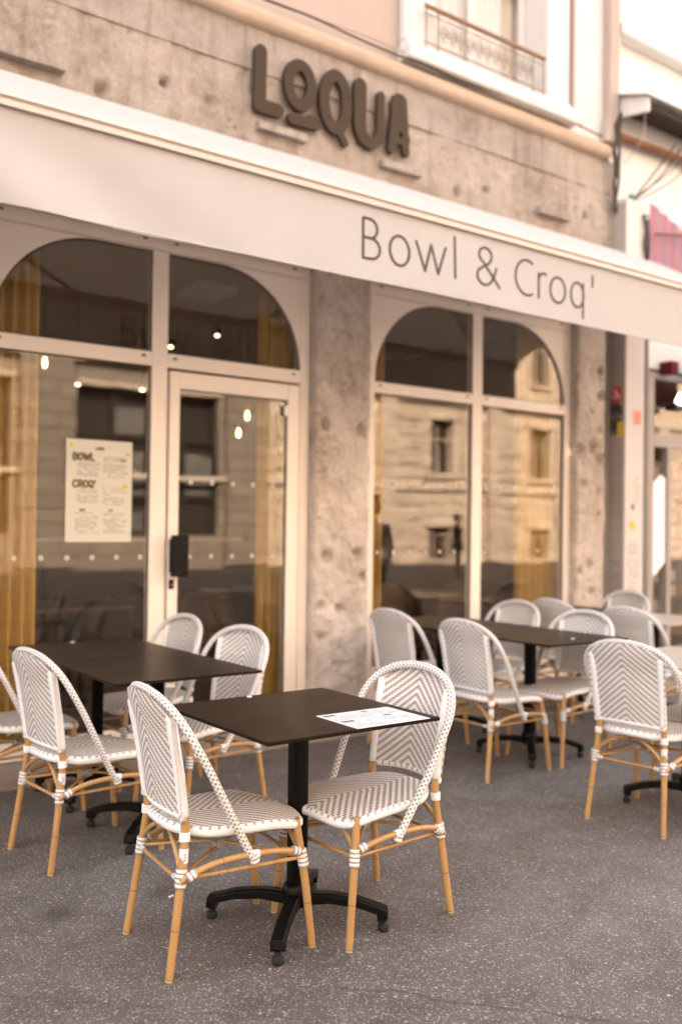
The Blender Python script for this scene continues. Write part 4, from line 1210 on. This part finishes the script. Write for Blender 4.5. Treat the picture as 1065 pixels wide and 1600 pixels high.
# ------------------------------------------------------------------ neighbour
nb = empty('neighbour_building', (0, 0, 0), 0, 'neighbouring building with pale upper wall and a shop under it at the right edge', 'building')
mb = MB(); mb.box(7.69, 12, 5.46, 5.9, 2.95, 4.4); mb.box(7.39, 7.686, 5.475, 5.9, 0, 4.4); mb.box(7.135, 12, 5.50, 5.9, 4.44, 12)
mb.box(9.6, 60, 5.46, 5.9, 0, 2.95); mb.box(12, 60, 5.46, 5.9, 2.95, 14); mb.box(9.9, 60, 5.92, 18, 0, 14); mb.box(7.135, 9.9, 7.8, 18, 0, 14); mb.box(7.135, 9.9, 5.92, 7.8, 3.1, 14)
mb.build('wall', M['whitewall'], nb)
MB().prism([(7.14, 5.96), (12, 5.96), (12, 6.07), (7.14, 6.07)], 5.36, 5.498).build('string_course', M['trim'], nb, bevel=.01)
MB().box(7.135, 7.16, 5.40, 5.498, 5.5, 9).build('gutter_pipe', M['trim'], nb)
mb = MB(); mb.box(7.72, 7.80, 5.46, 5.53, 0, 2.92); mb.box(7.80, 9.6, 5.46, 5.53, 2.20, 2.32); mb.box(7.80, 9.6, 5.46, 5.53, 0, .25); mb.box(8.02, 8.08, 5.46, 5.53, .25, 2.2); mb.box(7.80, 9.6, 5.461, 5.529, 2.86, 2.92)
f = mb.build('shop_window', M['pil'], nb, bevel=.004)
MB().box(8.02, 9.6, 5.49, 5.496, .25, 2.2).build('pane', M['glass'], f); MB().box(7.8, 9.6, 5.49, 5.496, 2.32, 2.86).build('pane', M['glass'], f)
mb = MB(); mb.box(7.7, 9.7, 7.6, 7.7, 0, 3); mb.box(9.7, 9.8, 5.9, 7.7, 0, 3); mb.box(7.7, 9.7, 5.9, 7.7, 2.96, 3.0)
mb.build('shop_room', simple('shop_room_paint', (.34, .28, .23), .8), nb)
MB().tube([(7.63, 5.43, 0), (7.63, 5.43, 4.35)], .022, 12, 2).build('drain_pipe', M['steel'], nb, smooth=True)
MB().prism([(7.81, .94), (8.00, 1.08), (8.00, 1.90), (7.93, 1.935), (7.81, 1.84)], 5.475, 5.485).build('glare_panel', M['glarewhite'], nb)  # white panel stands in for a bright reflection at the shop window
# zinc topped little canopy on the neighbour's wall
cn = empty('wall_canopy', (0, 0, 0), 0, 'small dilapidated canopy with pale fascia and dark broken boards at the top right', 'canopy')
mb = MB().add([(7.15, 5.48, 5.40), (7.15, 5.10, 5.28), (7.15, 5.10, 5.15), (7.15, 5.48, 5.20), (7.19, 5.48, 5.40), (7.19, 5.10, 5.28), (7.19, 5.10, 5.15), (7.19, 5.48, 5.20)], [(0, 1, 2, 3), (7, 6, 5, 4), (0, 4, 5, 1), (1, 5, 6, 2), (2, 6, 7, 3), (3, 7, 4, 0)])
mb.build('side_fascia', M['trim'], cn, bevel=.004)
mb = MB().add([(7.10, 5.06, 5.275), (9.2, 5.06, 5.275), (9.2, 5.49, 5.42), (7.10, 5.49, 5.42), (7.10, 5.06, 5.295), (9.2, 5.06, 5.295), (9.2, 5.49, 5.44), (7.10, 5.49, 5.44)], [(0, 1, 2, 3), (7, 6, 5, 4), (0, 4, 5, 1), (1, 5, 6, 2), (2, 6, 7, 3), (3, 7, 4, 0)])
mb.build('roof_sheet', M['trim'], cn)
for k in range(5):
    y = 5.12 + .075 * k
    MB().box(7.2 + .03 * (k % 2), 9.1, y, y + .055, 5.20 + .022 * k, 5.222 + .022 * k).build('soffit_board', M['darkwood'], cn)
MB().tube([(7.17, 5.42, 5.03), (9.1, 5.40, 5.06)], .035, 8, 2).build('support_beam', M['rust'], cn, smooth=True)
MB().box(7.13, 7.75, 5.44, 5.497, 4.44, 5.2).build('backing_board', M['darkwood'], cn) if False else None
# cable bundle down the building corner
random.seed(5)
for k in range(5):
    r_ = random.uniform
    pts = [(7.05 + .02 * k, 5.37, 5.10 + .03 * k), (7.05 + r_(-.05, .05), 5.35, 4.98), (7.04 + r_(-.05, .06), 5.34, 4.84), (7.05 + r_(-.05, .05), 5.35, 4.70), (7.06 + r_(-.04, .04), 5.37, 4.55), (7.05 + .012 * k, 5.39, 4.30)]
    cable('corner_cable', pts, r_(.008, .014), M['wire'] if k % 2 == 0 else M['darkwood'], ['thick dark cable running down the building corner', 'rusty pipe twisting down the building corner', 'looped dark cable beside the canopy fascia', 'rusty conduit behind the corner cables', 'dark cable ending behind the boxed pilaster'][k])
for k, (xa, za, xb, zb) in enumerate(((7.72, 5.02, 7.27, 4.42), (7.80, 5.00, 7.30, 4.43), (8.15, 5.10, 7.33, 4.43), (7.90, 4.98, 7.28, 4.45), (7.25, 5.24, 7.16, 4.75))):
    pts = [(xa, 5.20, za), ((xa + xb) / 2 + .02 * (k - 2), 5.22, (za + zb) / 2 - .03 * (k % 3)), (xb, 5.36, zb)]
    cable('hanging_cable', pts, .008 if k < 2 else .005, M['wire'] if k != 4 else M['wirepale'], ['thick black cable dropping from the canopy to the pilaster top', 'second black cable beside the thickest one under the canopy', 'long slanting cable from the right end of the canopy', 'slack thin cable under the middle of the canopy', 'pale thin cable hanging in front of the canopy fascia'][k])
pts = [(7.35, 5.275, 4.30), (7.375, 5.27, 4.15), (7.35, 5.27, 4.02), (7.39, 5.27, 3.85), (7.40, 5.275, 3.62)]
cable('twisted_cable', pts, .013, M['wire'], 'short twisted dark cable on the front of the white pilaster')
mb = MB(); 
for k in range(9): mb.tube([(7.24, 5.36, 4.42), (7.20 + .018 * k, 5.33 + .01 * (k % 3), 4.50 - .008 * abs(k - 4))], .007, 5, 2)
tag(mb.build('weed', simple('weed_leaf', (.03, .14, .05), .7), None), 'tiny green weed growing on top of the boxed pilaster', 'plant')
# folded striped cloth
def clf(u, v): return (7.49 + .62 * u - .02 * v, 5.30 + .010 * math.sin(u * 26), 3.70 + (.76 - .20 * u) * v)
mb = MB(); mb.grid(clf, 60, 6, uvf=lambda u, v: (u + .12 * v, v)); c = mb.build('striped_banner', M['striped'], None, smooth='all'); tag(c, 'pink and grey striped cloth hanging at the right edge above the awning', 'banner')
MB().tube([(7.46, 5.22, 4.13), (8.3, 5.2, 4.26)], .014, 8, 2).build('banner_pole', M['rust'], c, smooth=True)
def rcf(u, v): return (8.10 + .6 * u, 5.15 + .03 * math.sin(u * 20), 2.66 + .5 * v)
c = MB().grid(rcf, 40, 4).build('red_flag', M['redcloth'], None, smooth='all'); tag(c, 'dark red cloth hanging under the awning at the right edge', 'flag')
# floodlight
fl = empty('flood_lamp', (7.97, 5.30, 2.62), 0, 'lit floodlight on a black bracket over the neighbouring shop window', 'lamp')
MB().box(-.09, .10, -.02, .10, -.07, -.02).build('bracket', M['black'], fl, bevel=.004)
o = MB().box(-.035, .04, -.03, .03, -.045, .055).build('lamp_head', M['flood'], fl, bevel=.012); o.rotation_euler = (.3, .35, 0); o.location = (.02, 0, .035)
MB().box(-.10, .02, .02, .16, .28, .40).build('junction_box', M['redcloth'], fl, bevel=.01)
# postcard rack in the neighbour's window
pr = empty('postcard_rack', (8.30, 5.75, 0), 0, 'rack of colourful small cards inside the neighbouring shop window', 'rack')
MB().box(-.28, .6, .0, .02, .3, 2.1).build('rack_frame', M['wood'], pr)
random.seed(3)
cm = [simple('card_paint', c, .6) for c in ((.22, .20, .18), (.16, .06, .05), (.08, .09, .10), (.18, .13, .08), (.05, .045, .04), (.34, .32, .29))]
for i in range(6):
    for j in range(11):
        x = -.27 + .145 * i; z = .42 + .15 * j
        MB().box(x, x + .12, -.012 - .002 * random.random(), -.002, z, z + .115).build('card', cm[random.randrange(6)], pr)

# ------------------------------------------------------------------ building across the street (reflected in the glass, sunlit and bouncing light back)
ob = empty('opposite_building', (0, 0, 0), 0, 'tall ashlar building across the street, seen only mirrored in the cafe windows', 'building')
OY = -15.0
mb = MB()
cols = []
x = -19.2
while x < 60: cols.append(x); x += 5.4
zrows = [(.12, 1.35), (3.35, 5.40), (7.2, 9.6), (10.6, 13.0), (13.9, 15.4)]
W = 1.15
H0, H1 = 16.2, 18.0
# front wall as strips round the openings
xs = -24.0
def strip(a, b, z0, z1): mb.box(a, b, OY - .5, OY, z0, z1)
SPLIT = 16.4
segs = []
rowsA = [(1.0, 5.35, [-13.8, -7.3, -.8, 5.75, 12.25], 4.6)] + [(za, zb, [c for c in cols if c < SPLIT - 1], W) for za, zb in zrows[2:]]
rowsB = [(za, zb, [c for c in cols if c > SPLIT + 1], W) for za, zb in zrows]
mbA = MB()
for (sa, sb, rows_, m_) in ((-24, SPLIT, rowsA, mbA), (SPLIT, 60, rowsB, mb)):
    prev = 0
    for za, zb, cc, ww in rows_:
        m_.box(sa, sb, OY - .5, OY, prev, za)
        px = sa
        for cx in cc:
            m_.box(px, cx - ww / 2, OY - .5, OY, za, zb); px = cx + ww / 2; segs.append((cx, za, zb, ww))
        m_.box(px, sb, OY - .5, OY, za, zb); prev = zb
    m_.box(sa, sb, OY - .5, OY, prev, H0)
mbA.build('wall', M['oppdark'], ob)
mb.box(-24, 60, OY - 12, OY - .9, 0, H0)
mb.box(-24, -.9, OY - 12, OY - .01, H0, H1)
mb.build('wall', M['opp'], ob)
mb = MB(); mb.box(-24, 60, OY, OY + .22, 6.05, 6.25); mb.box(-24, 60, OY, OY + .15, 2.75, 2.88); mb.box(-24, 60, OY, OY + .45, H0 - .3, H0 + .02)
mb.build('string_course', M['cornice'], ob)
pm = MB()
for z_ in [.62 + .52 * i for i in range(10)]:
    x_ = SPLIT + .2
    for cx in [c for c in cols if c > SPLIT + 1] + [61.5]:
        pm.box(x_, cx - 1.0, OY + .001, OY + .07, z_, z_ + .44); x_ = cx + 1.0
pm.build('rusticated_face', M['opp'], ob)
for cx in [c for c in cols if c > SPLIT + 1]: MB().box(cx + 2.35, cx + 3.05, OY + .071, OY + .24, .1, 6.0).build('pilaster', M['opp'], ob)
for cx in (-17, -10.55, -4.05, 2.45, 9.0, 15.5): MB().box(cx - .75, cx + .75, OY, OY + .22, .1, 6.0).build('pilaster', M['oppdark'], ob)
M['oppblind'] = simple('dim_shop_window', (.12, .105, .09), .3, var=.6, scale=2)
M['pane_dark'] = simple('dark_pane', (.03, .025, .02), .15)
for cx, za, zb, ww in segs:
    wm = MB(); gm = MB(); blind = MB()
    if ww < 3:
        wm.box(cx - ww / 2 - .16, cx - ww / 2, OY, OY + .07, za, zb); wm.box(cx + ww / 2, cx + ww / 2 + .16, OY, OY + .07, za, zb)
        wm.box(cx - ww / 2 - .2, cx + ww / 2 + .2, OY, OY + .12, zb, zb + .22)
        if za > 1: wm.box(cx - ww / 2 - .2, cx + ww / 2 + .2, OY, OY + .16, za - .16, za)
        wm.box(cx - .03, cx + .03, OY - .3, OY - .25, za, zb); wm.box(cx - ww / 2, cx + ww / 2, OY - .3, OY - .25, (za + zb) / 2 + .3, (za + zb) / 2 + .35)
        gm.box(cx - ww / 2, cx + ww / 2, OY - .38, OY - .35, za, zb)
    else:
        for q in range(5): gm.box(cx - ww / 2 + q * (ww - .1) / 4, cx - ww / 2 + .1 + q * (ww - .1) / 4, OY - .3, OY - .2, za, zb)
        for zz in (za, za + 1.1, za + 2.9, zb - .1): gm.box(cx - ww / 2, cx + ww / 2, OY - .29, OY - .21, zz, zz + .1)
        for q in range(4):
            for z0_, z1_ in ((.1, 1.1), (1.2, 2.9), (3.0, 4.2)):
                if (q + int(z0_)) % 3: blind.box(cx - ww / 2 + .14 + q * (ww - .1) / 4, cx - ww / 2 - .04 + (q + 1) * (ww - .1) / 4, OY - .36, OY - .33, za + z0_ + .05, za + z1_ - .05 - .3 * (q % 2))
        wm.box(cx - ww / 2 - .12, cx + ww / 2 + .12, OY + .001, OY + .08, zb, zb + .15); gm.box(cx - ww / 2, cx + ww / 2, OY - .42, OY - .39, za, zb)
    wo = wm.build('window', M['opp'], ob); gm.build('pane', M['pane_dark'], wo)
    if blind.v: blind.build('blind', M['oppblind'], wo)

# ------------------------------------------------------------------ passers-by across the terrace, mirrored in the right window
def skin(name, chain, edges, m, parent, root_i=0, sub=2):
    me = bpy.data.meshes.new(name); me.from_pydata([c[:3] for c in chain], edges, []); me.materials.append(m)
    o = bpy.data.objects.new(name, me); COL.objects.link(o); o.parent = parent
    md = o.modifiers.new('skin', 'SKIN'); md.use_smooth_shade = True
    for i, c in enumerate(chain):
        sv = me.skin_vertices[0].data[i]; rr = c[3]; sv.radius = rr if isinstance(rr, tuple) else (rr, rr); sv.use_root = (i == root_i)
    o.modifiers.new('sub', 'SUBSURF').levels = sub; o.modifiers['sub'].render_levels = sub
    return o
def person(loc, rz, lab, top, legs, hair, skinm):
    e = empty('person', loc, rz, lab, 'person')
    # body: legs, trunk, neck and head in one surface (x forward, y left)
    ch = [(0, 0, .93, (.13, .10)), (0, 0, 1.10, (.125, .095)), (0, 0, 1.30, (.155, .105)), (0, 0, 1.42, (.09, .075)), (.01, 0, 1.49, .05), (.02, 0, 1.55, .058), (.03, 0, 1.63, (.078, .092)), (.02, 0, 1.70, (.062, .075)),
          (0, .10, .86, .085), (.02, .11, .48, .052), (-.02, .12, .09, .036), (.09, .13, .035, .032),
          (0, -.10, .86, .085), (-.03, -.11, .48, .052), (-.09, -.12, .10, .036), (.02, -.13, .035, .032),
          (0, .185, 1.39, .055), (-.04, .21, 1.12, .040), (.09, .20, .96, .030), (0, -.185, 1.39, .055), (-.04, -.21, 1.12, .040), (.09, -.20, .96, .030)]
    ed = [(0, 1), (1, 2), (2, 3), (3, 4), (4, 5), (5, 6), (6, 7), (0, 8), (8, 9), (9, 10), (10, 11), (0, 12), (12, 13), (13, 14), (14, 15), (2, 16), (16, 17), (17, 18), (2, 19), (19, 20), (20, 21)]
    b = skin('body', ch, ed, skinm, e)
    # face
    MB().lathe([(.004, -.022), (.013, -.012), (.010, .006), (.003, .022)], 10, (.118, 0, 1.625)).build('nose', skinm, b, smooth=True)
    for s_ in (-1, 1):
        MB().lathe([(.002, -.010), (.010, 0), (.002, .010)], 10, (.108, s_ * .031, 1.645)).build('eye', M['ink'], b, smooth=True)
        MB().lathe([(.004, -.03), (.014, 0), (.006, .03)], 8, (.025, s_ * .083, 1.63)).build('ear', skinm, b, smooth=True)
    MB().tube([(.112, -.022, 1.585), (.118, 0, 1.583), (.112, .022, 1.585)], .005, 8, 4).build('mouth', simple('lip', (.35, .14, .11), .5), b, smooth=True)
    # jacket with both hands in its pockets, trousers, hair
    cj = [(0, 0, .84, (.165, .125)), (0, 0, 1.10, (.150, .115)), (0, 0, 1.30, (.178, .125)), (0, 0, 1.425, (.10, .085)),
          (0, .195, 1.385, .068), (-.04, .215, 1.12, .060), (.085, .205, .95, .050), (0, -.195, 1.385, .068), (-.04, -.215, 1.12, .060), (.085, -.205, .95, .050)]
    skin('jacket', cj, [(0, 1), (1, 2), (2, 3), (2, 4), (4, 5), (5, 6), (2, 7), (7, 8), (8, 9)], top, e)
    cl = [(0, 0, .92, (.15, .115)), (0, .10, .84, .098), (.02, .11, .48, .068), (-.02, .12, .12, .058), (0, -.10, .84, .098), (-.03, -.11, .48, .068), (-.09, -.12, .13, .058)]
    skin('trousers', cl, [(0, 1), (1, 2), (2, 3), (0, 4), (4, 5), (5, 6)], legs, e)
    skin('hair', [(-.015, 0, 1.66, (.092, .095)), (.0, 0, 1.725, (.082, .090)), (-.05, 0, 1.60, (.075, .05))], [(0, 1), (0, 2)], hair, e)
    for s_, fx in ((1, .03), (-1, -.04)):
        MB().box(fx - .06, fx + .15, s_ * .125 - .045, s_ * .125 + .045, 0, .085).build('shoe', M['rubber'], e, bevel=.03)
    return e
skinm = simple('skin_tone', (.52, .31, .22), .6, var=.05)
person((6.75, 2.55, 0), math.radians(150), 'person in a pale jacket, hands in pockets, mirrored beside the right window curtain', simple('pale_jacket', (.82, .79, .75), .8), simple('blue_trousers', (.06, .07, .10), .8), simple('auburn_hair', (.22, .08, .025), .6), skinm)
person((18.9, -8.7, 0), math.radians(60), 'person in dark clothes across the street, mirrored small in the right window', simple('dark_coat', (.03, .018, .015), .8), simple('dark_trousers', (.02, .018, .018), .8), simple('brown_hair', (.05, .025, .012), .6), skinm)

# ------------------------------------------------------------------ camera
cam = bpy.data.cameras.new('Camera'); co_ = bpy.data.objects.new('Camera', cam); COL.objects.link(co_)
right = Vector((0.80242359, -0.59662843, 0.01228423)); upv = Vector((-0.01811979, -0.00378396, 0.99982866)); fwd = Vector((0.59647973, 0.80250869, 0.01384712))
m = Matrix((right, upv, -fwd)).transposed().to_4x4(); m.translation = Vector((0, 0, 1.40771784))
co_.matrix_world = m
cam.sensor_fit = 'VERTICAL'; cam.sensor_height = 36; cam.sensor_width = 24
cam.lens = 1468.093 / 1600 * 36
cam.clip_end = 300; cam.clip_start = .05
cam.dof.use_dof = True; cam.dof.focus_distance = 3.15; cam.dof.aperture_fstop = 1.35
sc.camera = co_

# ------------------------------------------------------------------ light
P = Vector((-.30, .78, .545)).normalized()
EL = math.asin(P.z)
sun = bpy.data.lights.new('Sun', 'SUN'); so = bpy.data.objects.new('Sun', sun); COL.objects.link(so)
sun.energy = 5.0; sun.angle = math.radians(.53); sun.color = (1, .94, .885)
so.rotation_euler = P.to_track_quat('Z', 'Y').to_euler()
wd = bpy.data.worlds.new('World'); sc.world = wd; wd.use_nodes = True
nt = wd.node_tree; bg = nt.nodes['Background']
sky = nt.nodes.new('ShaderNodeTexSky'); sky.sky_type = 'NISHITA'; sky.sun_disc = False
sky.sun_elevation = EL; sky.sun_rotation = math.atan2(P.x, P.y) % (2 * PI); sky.dust_density = 3.0; sky.ozone_density = .6; sky.air_density = 1.0
hs = nt.nodes.new('ShaderNodeHueSaturation'); hs.inputs['Saturation'].default_value = .28
mxx = nt.nodes.new('ShaderNodeMix'); mxx.data_type = 'RGBA'; mxx.blend_type = 'MULTIPLY'; mxx.inputs[0].default_value = 1; mxx.inputs[7].default_value = (1.0, .972, .965, 1)
nt.links.new(sky.outputs[0], hs.inputs['Color']); nt.links.new(hs.outputs[0], mxx.inputs[6]); nt.links.new(mxx.outputs[2], bg.inputs[0])
bg.inputs[1].default_value = .14
sc.view_settings.view_transform = 'Standard'; sc.view_settings.look = 'None'; sc.view_settings.gamma = 1; sc.view_settings.exposure = 3.13
sc.render.engine = 'CYCLES'
sc.cycles.max_bounces = 8; sc.cycles.diffuse_bounces = 4; sc.cycles.transparent_max_bounces = 12; sc.cycles.glossy_bounces = 4
sc.cycles.sample_clamp_indirect = 6
sc.cycles.use_denoising = True
